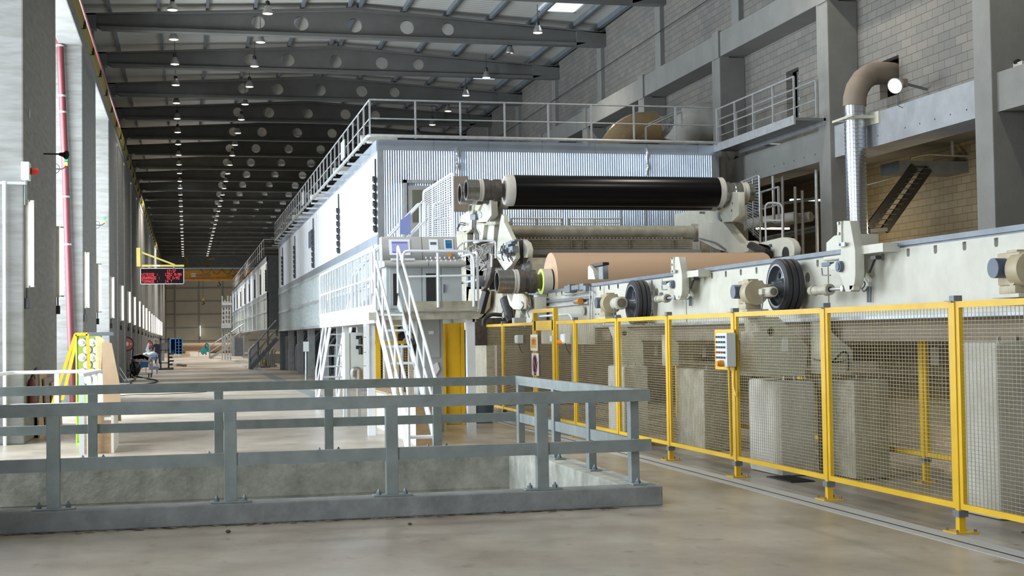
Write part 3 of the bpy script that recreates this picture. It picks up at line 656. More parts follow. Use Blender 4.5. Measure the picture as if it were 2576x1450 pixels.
# ================================================================ STOP LEVERS
def stop_lever(label, S, ax, ay, X=7.02):
    """S: scale of the outline, anchored at the pivot (ax, ay)"""
    o = lambda *q: [(ax+a*S, ay+b*S) for a, b in q]
    t = thing('roll_stop_lever', label, 'lever', P(ax, ay, 'x', X), 'upright roll stop levers on the cream beam')
    arm = polyx(o((5, -114), (20, -114), (33, -42), (34, 20), (32, 42), (22, 62), (10, 62), (1, 34), (-9, 8), (-27, 8), (-32, -2), (-7, -14), (-2, -30)), X)
    obj('arm', MB().plate(arm, 'x', X, X+.11, bev=.006), 'cream', t)
    y0, y1 = sorted((P(ax-3*S, ay, 'x', X).y, P(ax+5*S, ay, 'x', X).y))
    z0, z1 = P(ax, ay-52*S, 'x', X).z, P(ax, ay-114*S, 'x', X).z
    obj('buffer_bar', MB().box((X-.02, y0, z0), (X+.09, y1+.02, z1), .008), 'cream', t)
    bb = MB()
    for q in range(3): bb.cyl((X-.02, (y0+y1)/2, z0+(z1-z0)*(.08+.42*q)), (X-.04, (y0+y1)/2, z0+(z1-z0)*(.08+.42*q)), .018, n=6)
    obj('bolt', bb, 'chrome', t)['kind'] = 'stuff'
    c_ = P(ax, ay, 'x', X); obj('pivot_cap', MB().cyl(c_+V3(-.045, 0, 0), c_+V3(.01, 0, 0), .062, n=28).cyl(c_+V3(-.055, 0, 0), c_+V3(-.04, 0, 0), .04, n=24), 'gauge', t, True)
    c2 = P(ax+10*S, ay, 'x', X); obj('mount', MB().box((X+.1, c2.y-.12, c_.z-.12), (XF, c2.y+.12, c_.z+.12)), 'creamd', t)
    a = P(ax-44*S, ay-22*S, 'x', X+.1); b = P(ax+2*S, ay-30*S, 'x', X+.1)
    obj('side_lug', MB().box((X+.08, b.y, min(a.z, b.z)-.04), (XF, a.y, max(a.z, b.z)-.0), .02), 'cream', t)
    a = P(ax+36*S, ay-42*S, 'x', X+.1); b = P(ax+108*S, ay-50*S, 'x', X+.1)
    obj('angle_bracket', MB().box((X+.08, b.y, a.z-.06), (XF, a.y, a.z+.035), .006), 'cream', t)
    n0 = P(ax-4*S, ay-56*S, 'x', X-.02); obj('tag_plate', MB().box((X-.045, n0.y-.16, n0.z-.03), (X-.03, n0.y+.02, n0.z+.015)), 'galvl', t)
    obj('tag_text', MB().text('LK', (X-.047, n0.y-.05, n0.z-.008), .04, RXX, .001, .001), 'dark', t)
    r0 = P(ax+6*S, ay+55*S, 'x', X+.02); r1 = r0+V3(0, .33, -.0)
    obj('piston_rod', MB().cyl(r0, r1, .019, n=16).cyl(r0+V3(-.03, 0, 0), r0+V3(.05, 0, 0), .034, n=20), 'galvl', t, True)
    obj('cylinder', MB().lathe(r1, (0, 1, 0), [(0, .03), (0, .062), (.05, .068), (.1, .068), (.1, .05), (.4, .05), (.4, .06), (.5, .05), (.5, .001)], 28), 'creamd', t, True)
    obj('clevis', MB().box(r0+V3(-.02, -.16, -.03), r0+V3(.06, -.26, .035), .012), 'cream', t)
    V_ = [P(ax+a*S, ay+b*S, 'x', X+.14) for a, b in ((48, -36), (42, -8), (62, 22), (72, 36))]
    lk = MB()
    for u, v in zip(V_, V_[1:]): lk.bar(u, v, .03, .035)
    obj('link_arm', lk, 'cream', t)
    d0, d1 = P(ax+84*S, ay-20*S, 'x', X+.12), P(ax+70*S, ay+14*S, 'x', X+.12)
    obj('damper', MB().cyl(d0, d1, .016).box(d0+V3(-.03, -.07, -.01), d0+V3(.04, .04, .03)), 'dark', t)
    s0 = P(ax-28*S, ay-7*S, 'x', X+.02); obj('limit_switch', MB().box(s0+V3(-.03, -.04, -.025), s0+V3(.03, .17, .02), .005), 'gauge', t)
    ps = MB().tube([P(ax-50*S, ay+4*S, 'x', X+.15), P(ax-48*S, ay+22*S, 'x', X+.15), P(ax-28*S, ay+22*S, 'x', X+.15)], .008, 6)
    for q in (66, 71): ps.tube([P(ax+q*S, ay+50*S, 'x', XF-.03), P(ax+q*S, ay+90*S, 'x', XF-.03)], .012, 6)
    ps.tube([P(ax+q*S, ay+w_*S, 'x', XF-.04) for q, w_ in ((48, 30), (60, 42), (56, 52), (50, 56), (56, 64), (64, 56))], .009, 6, bend=.05)
    obj('hydraulic_pipe', ps, 'steel', t)
    return t
stop_lever('tall cream stop lever with chrome piston rod, right of the larger rubber wheel', 1.0, 2117, 671)
stop_lever('tall cream stop lever between the two rubber wheels', .60, 1695, 716)
t = thing('roll_stop_bracket', 'short cream bracket with dark cylinder on the beam in front of the paper roll', 'bracket', P(1490, 700, 'x', 7.1))
obj('plate', MB().plate(polyx([(1479, 703), (1479, 672), (1483, 668), (1492, 680), (1497, 703)], 7.1), 'x', 7.1, 7.2), 'cream', t)
obj('fork', MB().plate(polyx([(1506, 703), (1506, 673), (1516, 670), (1517, 703)], 7.15), 'x', 7.15, 7.25), 'steel', t)
obj('cylinder', MB().box(P(1486, 666, 'x', 7.15)+V3(0, 0, -.05), P(1516, 664, 'x', 7.15)+V3(.12, 0, .03), .01), 'dark', t)
t = thing('tool_box', 'cream metal housing behind the beam left of the large stop lever', 'box', P(2100, 610, 'x', 8.2))
obj('housing', MB().plate(polyx([(2079, 800), (2079, 612), (2098, 595), (2119, 591), (2119, 800)], 8.0), 'x', 8.0, 8.5, bev=.01), 'cream', t)
# ================================================================ DRYER HOODS
def hood(label, X, Y0, Y1, zb, zt_, XR, seams, zmid, zband, near):
    t = thing('dryer_hood', label, 'machine hood', (X, Y0, zb))
    if near:   # corrugated end wall
        c = MB(); n = int((XR-.12-X-.16)/.065*8); pv = None
        for i in range(n+1):
            x = X+.16+(XR-.12-X-.16)*i/n; y = Y0-.02-.012*math.sin(2*PI*i/8)
            v = (c.bm.verts.new((x, y, 3.9)), c.bm.verts.new((x, y, zt_-.3)))
            if pv: c.bm.faces.new((pv[0], v[0], v[1], pv[1]))
            pv = v
        obj('corrugated_wall', c, 'alu', t, True)
        obj('end_wall', MB().box((X, Y0, 2.6), (XR, Y0+.1, zt_-.02)), 'alu', t)
        obj('corner_flashing', MB().box((X-.01, Y0-.03, zb), (X+.15, Y0+.02, zt_-.3)), 'steelw', t); obj('corner_flashing', MB().box((XR-.12, Y0-.03, 3.9), (XR+.1, Y0+.02, zt_-.3)), 'steelw', t)
        fs = MB(); x = X
        while x < XR: fs.box((x+.006, Y0-.05, zt_-.3), (min(x+1.5, XR+.1), Y0, zt_-.02)); x += 1.5
        obj('fascia', fs, 'alu', t)
    else:
        obj('end_wall', MB().box((X, Y0, zb), (XR, Y0+.1, zt_)), 'steel', t)
    obj('roof', MB().box((X+.05, Y0+.05, zt_-.12), (XR, Y1, zt_-.02)), 'steel', t)
    obj('body', MB().box((X+.06, Y0+.1, zb), (XR, Y1, zt_-.12)), 'alus', t)
    top = MB().box((X-.03, Y0, zt_-.32), (X+.05, Y1, zt_-.02)); obj('top_edge', top, 'alu', t)
    ys_ = [Y0]+seams+[Y1]
    for i, (a, b) in enumerate(zip(ys_, ys_[1:])):
        p_ = MB().box((X, a+.03, zmid+.25), (X+.06, b-.03, zt_-.33))
        n = max(2, int((b-a)/.75))
        for q in range(1, n): yy = a+(b-a)*q/n; p_.box((X-.006, yy-.02, zmid+.25), (X, yy+.02, zt_-.33))
        obj('lifting_panel', p_, 'aluw', t)
    obj('sill_band', MB().box((X-.03, Y0, zmid), (X+.06, Y1, zmid+.24)), 'alu', t)
    r_ = MB().box((X+.02, Y0, zb), (X+.06, Y1, zmid))
    y = Y0+.3
    while y < Y1: r_.box((X-.03, y, zb), (X+.03, y+.06, zmid)); y += .62 if near else 3.0
    for z in (zb, zband, zmid-.1): r_.box((X-.035, Y0, z), (X+.03, Y1, z+.1))
    obj('lower_panels', r_, 'alus', t)
    for y in seams+[Y0+.25]:
        lm = MB()
        for q in range(7):
            z = zmid+.3+q*.22*(1 if near else .9)
            lm.box((X-.10, y-.16, z), (X-.02, y-.06, z+.15)).box((X-.10, y+.05, z+.06), (X-.02, y+.15, z+.2)); lm.box((X-.08, y-.1, z+.1), (X-.05, y+.12, z+.14))
        lm.box((X-.05, y-.02, zmid+.3), (X-.01, y+.02, zt_-.5))
        obj('panel_lift_chain', lm, 'dark', t)
    return t
sm = [P(q, 620, 'x', 4.97).y for q in (855, 790, 743, 712)]
H1 = hood('large silver dryer hood with corrugated end wall and bright white side panels', 4.97, 36.62, 77.5, 2.12, 7.0, 14.5, sm, 4.22, 3.1, True)
hood('second silver dryer hood farther down the hall, beyond the large one', 4.97, 89.0, 158, 2.3, 6.95, 14.5, [96, 104, 113, 122, 131, 140, 149], 4.4, 3.4, False)
# door and notice of the near hood
d = MB().box(P(1015, 452, 'y', 36.5)+V3(0, 0, 0), P(1024, 600, 'y', 36.6)).box(P(1015, 452, 'y', 36.5), P(1090, 462, 'y', 36.6))
obj('door_frame', d, 'galvl', H1)
d = MB().box(P(1026, 467, 'y', 36.52), P(1080, 600, 'y', 36.58)); dd = obj('door', d, 'galvl', H1)
obj('door_window', MB().box(P(1037, 478, 'y', 36.5), P(1075, 560, 'y', 36.53)), 'slot', dd)
a, b = P(777, 592, 'x', 4.96), P(789, 617, 'x', 4.96)
obj('notice_board', MB().box((4.94, b.y, b.z), (4.965, a.y, a.z+.12)), 'gauge', H1)
for px in (1150, 1628):
    ts = [P(px+random.uniform(-2, 2), 372+i*10, 'y', 36.54) for i in range(8)]
    obj('loose_foil_strip', MB().tube(ts, lambda u: .02+.03*math.sin(u*7)**2, 6), 'foil', H1, True)
# machinery and legs under the hood
t = thing('hood_substructure', 'grey legs, pipes and dim machinery standing under the large dryer hood', 'machine base', (6, 60, 0))
for i in range(7):
    y = 38.5+i*6.2
    obj('leg', MB().box((5.35, y, 0), (5.65, y+.35, 2.12)), 'galvl', t)
pp = MB()
for i in range(26):
    y = 41+i*1.35; x = 5.5+random.random()*1.2
    pp.tube([(x, y, 0), (x, y, 1.1+random.random()*.5), (x+.5, y, 2.0)], .05+.03*random.random(), 8, bend=.2)
obj('vertical_pipe', pp, 'steel', t)['kind'] = 'stuff'
pp = MB()
for i in range(12): pp.cyl((6.8, 40+i*3, 1.0+.4*(i % 2)), (13, 40+i*3, 1.0+.4*(i % 2)), .5, n=20)
obj('dryer_cylinder', pp, 'darkw', t)['kind'] = 'stuff'
t = thing('wall_partition', 'grey metal partition with a door under the far end of the large hood', 'partition', (5, 77, 0))
obj('wall_sheet', MB().box((4.97, 77.0, 0), (8.4, 77.15, 2.15)), 'steel', t)
a, b = P(718, 846, 'y', 76.9), P(745, 928, 'y', 76.9)
dd = obj('door', MB().box((a.x, 76.9, .02), (b.x, 77.0, a.z)), 'galvl', t)
obj('door_window', MB().box((a.x+.12, 76.87, a.z-.75), (b.x-.12, 76.9, a.z-.15)), 'slot', dd)
bpy.data.objects['wall_partition'].name = 'metal_partition'
# roof railings of the hood
def pipe_rail(name, label, pts, step, h=1.05, r=.022, mids=(.52,), mt='galvl', cat='guardrail', base=0):
    pts = [Vector(p) for p in pts]
    t = thing(name, label, cat, pts[0])
    rr = MB().tube([p+V3(0, 0, h) for p in pts], r*1.1, 8); obj('top_rail', rr, mt, t, True)
    for m_ in mids: obj('mid_rail', MB().tube([p+V3(0, 0, m_) for p in pts], r*.8, 8), mt, t, True)
    n_ = 0
    for a, b in zip(pts, pts[1:]):
        k_ = max(1, round((b-a).length/step))
        for i in range(k_+(1 if b == pts[-1] else 0)):
            q = a+(b-a)*i/k_
            obj('post', MB().box(q+V3(-r, -r, base), q+V3(r, r, h)), mt, t); n_ += 1
    return t
pipe_rail('roof_guardrail', 'grey pipe guardrail along the front and left edge of the near hood roof', [(4.75, 77, 7.0), (4.75, 36.45, 7.0), (14.5, 36.45, 7.0)], 1.25, 1.02)
pipe_rail('roof_guardrail', 'grey guardrail along the roof of the second hood', [(4.8, 150, 6.95), (4.8, 89.1, 6.95), (9, 89.1, 6.95)], 2.6, 1.05)
t = thing('roof_edge_pipe', 'long grey pipe running along the roof edge of the near hood', 'pipe', (4.8, 36.4, 7))
obj('pipe', MB().tube([(4.7, 76, 7.05), (4.7, 36.35, 7.05), (14.6, 36.35, 7.02), P(2030, 367, 'y', 35.5), P(2052, 350, 'y', 33.5), P(2056, 640, 'y', 33.5)], .045, 8, bend=.1), 'galvl', t, True)
ck = MB()
for i in range(20): ck.box((4.55, 38+2*i, 6.72), (4.95, 38.06+2*i, 6.78))
obj('support_bracket', ck, 'galvl', t)['kind'] = 'stuff'
for i, (y, l) in enumerate(((37.2, 'nearest the corner'), (44.5, 'second from the corner'), (53, 'third from the corner'), (62, 'farthest along the edge'))):
    t = thing('hoist_motor', 'small beige panel hoist on the left roof edge, ' + l, 'hoist', (4.85, y, 7.0), 'panel hoists on the hood roof edge')
    obj('housing', MB().box((4.8, y, 7.0), (5.6, y+.35, 7.22), .02), 'insul', t); obj('drum', MB().cyl((4.62, y+.17, 7.1), (4.82, y+.17, 7.1), .1, n=14), 'insul', t)
for i, (y, l) in enumerate(((42, 'nearer'), (57, 'farther'))):
    tag(obj('roof_switch_box', MB().box((4.68, y, 7.2), (4.72, y+.9, 7.75), .01), 'grey'), l + ' square grey panel fixed to the sloping line of roof posts', 'panel')
# foil-wrapped ducts on the roof
t = thing('roof_duct', 'bulky foil and amber tape wrapped duct bending over the near hood roof', 'duct', P(1600, 350, 'y', 41))
fp = [P(*q, 'y', 41) for q in ((1540, 385), (1568, 345), (1600, 325), (1650, 322))]
obj('amber_elbow', MB().tube(fp, .52, 20, bend=.5), 'glue', t, True)
fp = [P(*q, 'y', 41) for q in ((1640, 324), (1680, 328), (1705, 330))]
obj('foil_section', MB().tube(fp, lambda u: .44+.03*math.sin(u*9), 20), 'foil', t, True)
fp = [P(*q, 'y', 41) for q in ((1700, 370), (1715, 335), (1745, 310), (1800, 306))]
obj('grey_elbow', MB().tube(fp, .62, 20, bend=.5), 'insul', t, True)
# walkway to the right wall
a = P(1790, 375, 'z', 6.9); 
wk = [V3(14.4, 36.6, 6.95), V3(14.7, 31.8, 6.95)]
t = thing('roof_walkway', 'grey grated walkway linking the hood roof to the right wall', 'walkway', (15, 34, 6.9))
obj('deck', MB().box((14.5, 31.3, 6.88), (15.3, 37, 6.95)), 'grat', t)
obj('side_channel', MB().box((14.45, 31.3, 6.78), (14.5, 37, 7.0)).box((15.25, 31.3, 6.78), (15.3, 37, 7.0)), 'galvl', t)
pipe_rail('walkway_guardrail', 'front grey pipe rail of the walkway beside the right wall', [(14.5, 36.4, 6.95), (14.52, 31.4, 6.95)], 1.3, 1.02)
pipe_rail('walkway_guardrail', 'rear grey pipe rail of the walkway beside the right wall', [(15.2, 38, 6.95), (15.25, 31.7, 6.95)], 1.3, 1.0)
pipe_rail('roof_stair_rail', 'short sloping handrail on the hood roof beside the foil duct', [P(1625, 360, 'y', 38), P(1715, 320, 'y', 38)], 1.0, .45, cat='handrail')
# ================================================================ OPERATOR PLATFORM
zd = 2.2
t = thing('operator_platform', 'white steel operator platform on square columns left of the paper reel', 'platform', (4, 24, 0))
obj('deck', MB().box((3.13, 23.75, zd-.05), (4.86, 33.4, zd)).box((3.62, 23.4, zd-.05), (4.86, 23.8, zd)), 'galvl', t)
obj('toe_board', MB().box((3.60, 23.38, zd-.03), (4.88, 23.4, zd+.14)).box((4.86, 23.4, zd-.03), (4.88, 25.2, zd+.14)), 'creamd', t)
obj('front_beam', MB().box((3.0, 23.42, zd-.17), (4.9, 23.55, zd-.04)), 'creamd', t)
obj('side_beam', MB().box((3.1, 23.5, zd-.22), (3.16, 33.4, zd+.1)).box((4.8, 23.5, zd-.22), (4.86, 33.4, zd-.04)), 'white', t)
obj('cross_beam', MB().box((3.16, 33.2, zd-.22), (4.8, 33.3, zd-.04)).box((3.16, 28.5, zd-.22), (4.8, 28.6, zd-.04)), 'white', t)
for x, y, w_ in ((4.70, 23.5, .14), (3.12, 24.6, .13), (3.2, 29.3, .13), (4.7, 30, .13)):
    obj('column', MB().box((x, y, 0), (x+w_, y+w_, zd-.05)), 'white', t)
y = 23.55
while y < 33.4: obj('baluster', MB().bar((3.12, y, zd-.1), (3.12, y, zd+1.03), .03, .03), 'white', t); y += .56
obj('side_top_rail', MB().tube([(3.12, 33.4, zd-.0), (3.12, 33.4, zd+1.03), (3.12, 23.45, zd+1.03), (3.12, 23.45, zd+.0)], .024, 10, bend=.1), 'white', t, True)
obj('side_mid_rail', MB().tube([(3.12, 33.4, zd+.55), (3.12, 23.45, zd+.55)], .02, 8), 'white', t, True)
obj('front_top_rail', MB().tube([P(1014, 660, 'y', 23.36), P(1014, 632, 'y', 23.36), P(1192, 632, 'y', 23.36), P(1192, 772, 'y', 23.36)], .024, 10, bend=.18), 'white', t, True)
obj('front_mid_rail', MB().tube([P(1022, 697, 'y', 23.36), P(1190, 693, 'y', 23.36)], .018, 8), 'white', t, True)
obj('front_post', MB().tube([P(1101, 636, 'y', 23.36), P(1103, 774, 'y', 23.36)], .024, 8), 'white', t, True)
obj('return_rail', MB().tube([(4.88, 23.4, zd-.0), (4.88, 23.4, zd+.98), (4.88, 25.6, zd+.98)], .024, 10, bend=.15).tube([(4.88, 23.9, zd), (4.88, 23.9, zd+.97)], .022).tube([(4.88, 23.4, zd+.5), (4.88, 25.6, zd+.5)], .02), 'white', t, True)
def stair(name, label, a, b, w, n, along='y', mt='white', rails=True, h=.95, rail_r=.024, tw=.24, skip_tread=0, cat='stair'):
    """a: top centre, b: bottom centre, w: width"""
    a, b = Vector(a), Vector(b); t = thing(name, label, cat, (b.x, b.y, 0 if b.z < .3 else b.z))
    s = V3(w/2, 0, 0) if along == 'y' else V3(0, w/2, 0)
    for sg in (-1, 1): obj('stringer', MB().bar(a+s*sg+V3(0, 0, -.03), b+s*sg+V3(0, 0, .0), .02, .2), mt, t)
    for i in range(1, n+1):
        q = a+(b-a)*i/(n+1)
        lo, hi = (q-s+V3(0, -tw/2, -.035), q+s+V3(0, tw/2, 0)) if along == 'y' else (q-s+V3(-tw/2, 0, -.035), q+s+V3(tw/2, 0, 0))
        obj('tread', MB().box(lo, hi), mt, t)
    if rails:
        for sg in (-1, 1):
            o_ = s*sg*1.02
            rl = MB().tube([a+o_+V3(0, 0, .1), a+o_+V3(0, 0, h), b+o_+V3(0, 0, h), b+o_+V3(0, 0, .02)], rail_r, 10, bend=.12)
            rl.tube([a+o_+V3(0, 0, h*.5), b+o_+V3(0, 0, h*.5)], rail_r*.8, 8)
            for u in (.33, .68): q = a+(b-a)*u; rl.tube([q+o_+V3(0, 0, -.05), q+o_+V3(0, 0, h)], rail_r*.85, 8)
            obj('handrail', rl, mt, t, True)
    return t
q1, q6 = P(976, 778, 'x', 3.36), P(1017, 944, 'x', 3.36)
dy = (q1.y-q6.y)/6; dz = (q1.z-q6.z)/6
nb = q6.z/dz
S1 = stair('platform_stair', 'steep white stair with pipe handrails at the front of the operator platform', (3.36, q1.y+dy, q1.z+dz), (3.36, q6.y-dy*nb, 0), .44, 8)
stair('platform_stair', 'white ladder stair at the far left end of the operator platform', (3.62, 33.5, 2.1), (3.42, 35.2, 0), .5, 7, mt='white', h=.9)
stair('gantry_stair', 'white stair with parallel handrails climbing right behind the console', (5.35, 31.8, 3.9), (3.75, 31.8, 2.2), .7, 7, along='x', h=1.0)
tag(obj('blue_sheet', MB().plate(polyy([(1006, 590), (1006, 555), (1033, 535), (1033, 590)], 31.3), 'y', 31.3, 31.33), 'lav'), 'lavender blue sheet fixed behind the sloping handrails', 'panel')
t = thing('hose_bundle', 'black hose hanging over the right handrail of the front platform stair', 'hose', P(1030, 850, 'y', q6.y+.5))
obj('hose', MB().tube([P(1026, 832, 'x', 3.62), P(1033, 845, 'x', 3.62), P(1040, 870, 'x', 3.62), P(1040, 905, 'x', 3.62)], lambda u: .035+.03*math.sin(PI*u), 10, bend=.1).tube([P(1038, 872, 'x', 3.6), P(1041, 930, 'x', 3.6)], .012), 'bag', t, True)
# console
YC = 24.6
t = thing('control_console', 'grey control console with lit screen and sloping desk on the platform', 'control console', (4.1, YC, zd))
x0, x1 = P(972, 700, 'y', YC).x, P(1162, 700, 'y', YC).x
zk = P(1000, 672, 'y', YC).z; zu = P(1000, 655, 'y', YC+.25).z; zt2 = P(1000, 597, 'y', YC+.4).z
obj('lower_cabinet', MB().box((x0, YC, zd), (x1-.02, YC+.6, zk)), 'greyc', t)
for i, (a, b, glass) in enumerate(((980, 1002, 1), (1006, 1060, 0), (1063, 1108, 1), (1112, 1160, 0))):
    xa, xb = P(a, 700, 'y', YC).x, P(b, 700, 'y', YC).x
    d = obj('cabinet_door', MB().box((xa, YC-.015, zd+.04), (xb, YC, zk-.02), .003), 'greyc', t)
    if glass: obj('glass_pane', MB().box((xa+.06, YC-.02, zd+.1), (xb-(.02 if i == 0 else .09), YC-.014, zk-.12)), 'dark', d)
obj('door_handle', MB().box((P(1115, 720, 'y', YC).x, YC-.04, zd+.32), (P(1118, 720, 'y', YC).x, YC-.015, zd+.47)), 'gauge', d)
def xprism(m_, pts, xa, xb): return m_.plate(pts, 'x', xa, xb)
dk = xprism(MB(), [(YC-.22, zk+.0), (YC-.22, zk+.07), (YC+.16, zu), (YC+.6, zu), (YC+.6, zk)], x0-.06, (x0+x1)/2+.04)
xprism(dk, [(YC-.22, zk+.0), (YC-.22, zk+.07), (YC+.16, zu), (YC+.6, zu), (YC+.6, zk)], (x0+x1)/2+.05, x1+.04)
dsk = obj('desk', dk, 'grey', t)
up = xprism(MB(), [(YC+.16, zu), (YC+.30, zt2), (YC+.6, zt2), (YC+.6, zu)], x0-.04, (x0+x1)/2)
xprism(up, [(YC+.16, zu), (YC+.30, zt2), (YC+.6, zt2), (YC+.6, zu)], (x0+x1)/2+.01, x1-.03)
upp = obj('upper_panel', up, 'grey', t)
ang = math.atan2(.14, zt2-zu)
def onp(px_, py_, dep=0):
    """point on the sloping upper panel"""
    z = P(px_, py_, 'y', YC+.22).z; y = YC+.16+.14*(z-zu)/(zt2-zu)-dep
    return V3(P(px_, py_, 'y', y).x, y, z)
def pquad(name, pa, pb, mt, dep, par):
    a, b = onp(*pa, dep), onp(*pb, dep); m_ = MB()
    A = [V3(a.x, a.y, a.z), V3(b.x, a.y, a.z), V3(b.x, b.y, b.z), V3(a.x, b.y, b.z)]
    vs = [m_.bm.verts.new(v) for v in A]+[m_.bm.verts.new(v+V3(0, .01, 0)) for v in A]
    for fc in ((0, 1, 2, 3), (7, 6, 5, 4), (0, 4, 5, 1), (1, 5, 6, 2), (2, 6, 7, 3), (3, 7, 4, 0)): m_.bm.faces.new([vs[i] for i in fc])
    return obj(name, m_, mt, par)
mo = pquad('monitor', (978, 602), (1033, 642), 'white', .012, t)
pquad('screen', (985, 607), (1026, 636), 'screen', .02, mo)
pquad('menu_bar', (985, 610), (1024, 612), 'screend', .024, mo); pquad('status_bar', (987, 634), (1015, 636), 'screend', .024, mo)
nt_ = pquad('paper_notice', (1079, 602), (1103, 629), 'paper', .008, t); pquad('drawing', (1082, 609), (1098, 616), 'gauge', .012, nt_)
kp = pquad('keypad_display', (1117, 601), (1141, 628), 'white', .012, t); pquad('blue_face', (1120, 604), (1137, 625), 'bluep', .02, kp); pquad('display', (1123, 607), (1135, 612), 'green', .024, kp)
e_ = onp(1131, 643, .01); obj('emergency_stop', MB().cyl(e_, e_+V3(0, -.04, 0), .035, n=20), 'orange', t)
for i in range(14):
    u = i % 7; v = i//7; bt = MB().cyl((x0+.72+u*.085, YC-.12+.12*v, zk+.09+.055*v), (x0+.72+u*.085, YC-.12+.12*v, zk+.125+.055*v), .012, n=8); obj('desk_button', bt, 'white', dsk)
obj('keyboard', MB().box((x0+.08, YC-.1, zk+.115), (x0+.5, YC-.02, zk+.15)), 'white', dsk)
# items below the platform
t = thing('electrical_cabinet', 'pale green-white electrical cabinet under the platform with black filters on its side', 'cabinet', P(890, 1000, 'y', 28))
a, b = P(866, 837, 'y', 28), P(915, 960, 'y', 28)
obj('body', MB().box((a.x, 28, b.z), (b.x, 28.5, a.z), .01), 'pale', t)
obj('door', MB().box((a.x+.01, 27.98, b.z+.02), (a.x+.10, 28, a.z-.02)), 'pale', t)
obj('leg', MB().box((a.x+.05, 28.1, 0), (a.x+.12, 28.2, b.z)).box((b.x-.12, 28.1, 0), (b.x-.05, 28.2, b.z)), 'galvl', t)
for z_ in (850, 875):
    q = P(907, z_, 'y', 27.9); obj('air_filter', MB().cyl(q, q+V3(0, 0, -.14), .04, n=14).box(q+V3(-.09, -.03, -.03), q+V3(.03, .03, .04)), 'dark', t)
q = P(895, 930, 'y', 27.9); obj('pump', MB().tube([q+V3(-.06, 0, -.15), q+V3(-.06, 0, .0), q+V3(.06, 0, .02), q+V3(.06, 0, -.3)], .05, 10, bend=.08), 'shade', t, True)
t = thing('machine_cabinet', 'tall grey sheet-metal cabinet with small notices under the platform', 'cabinet', P(1085, 1050, 'y', 25.2))
a, b = P(1050, 797, 'y', 25.2), P(1116, 950, 'y', 25.2)
obj('body', MB().box((a.x, 25.2, 0), (b.x, 25.7, a.z)), 'greyc', t)
obj('door', MB().box((a.x+.08, 25.18, 1.35), (b.x-.07, 25.2, a.z-.05)), 'greyc', t)
q = P(1085, 837, 'y', 25.17); obj('notice', MB().box(q+V3(-.05, 0, -.03), q+V3(.05, .01, .03)), 'paper', t)
q = P(1098, 930, 'y', 25.17); obj('notice', MB().plate([(q.x-.05, q.z+.09), (q.x+.02, q.z+.14), (q.x+.06, q.z), (q.x-.02, q.z-.12), (q.x-.06, q.z)], 'y', 25.17, 25.185), 'paper', t)
t = thing('yellow_enclosure', 'solid bright yellow machine enclosure panel behind the platform column', 'enclosure', P(1140, 1050, 'y', 27))
a, b = P(1119, 798, 'y', 27), P(1160, 950, 'y', 27)
obj('panel', MB().box((a.x, 27, 0), (b.x, 27.8, a.z), .02), 'yellow', t)
obj('edge_post', MB().box((b.x, 26.95, 0), (b.x+.07, 27.05, a.z)).box((a.x-.05, 26.95, 0), (a.x, 27.05, a.z)), 'yellow', t)
t = thing('yellow_screen', 'yellow mesh screen with a tall post seen between the stair handrails', 'fence', (3.9, 27.5, 0))
a, b = P(943, 800, 'y', 27.2), P(1060, 1000, 'y', 27.2)
obj('post', MB().box((P(992, 830, 'y', 27.2).x, 27.17, 0), (P(1000, 830, 'y', 27.2).x, 27.25, 1.95)).box((a.x, 27.17, 0), (a.x+.1, 27.25, 1.95)).box((a.x, 27.18, 1.6), (b.x, 27.22, 1.66)), 'yellow', t)
mm = MB(); z = .1
while z < 1.6: mm.bar((a.x, 27.2, z), (b.x, 27.2, z), .005); z += .05
x = a.x
while x < b.x: mm.bar((x, 27.2, .05), (x, 27.2, 1.6), .005); x += .05
obj('wire_mesh', mm, 'yellow', t)['kind'] = 'stuff'
t = thing('notice_strip', 'column of white paper notices taped to the platform column', 'notice', P(922, 900, 'y', 24.55))
for j, (u, v) in enumerate(((808, 848), (850, 886), (888, 920), (922, 962))):
    a, b = P(914, u, 'y', 24.57), P(929, v, 'y', 24.57); obj('sheet', MB().box((a.x, 24.57-.002*j, b.z), (b.x, 24.575-.002*j, a.z)), 'paper', t)
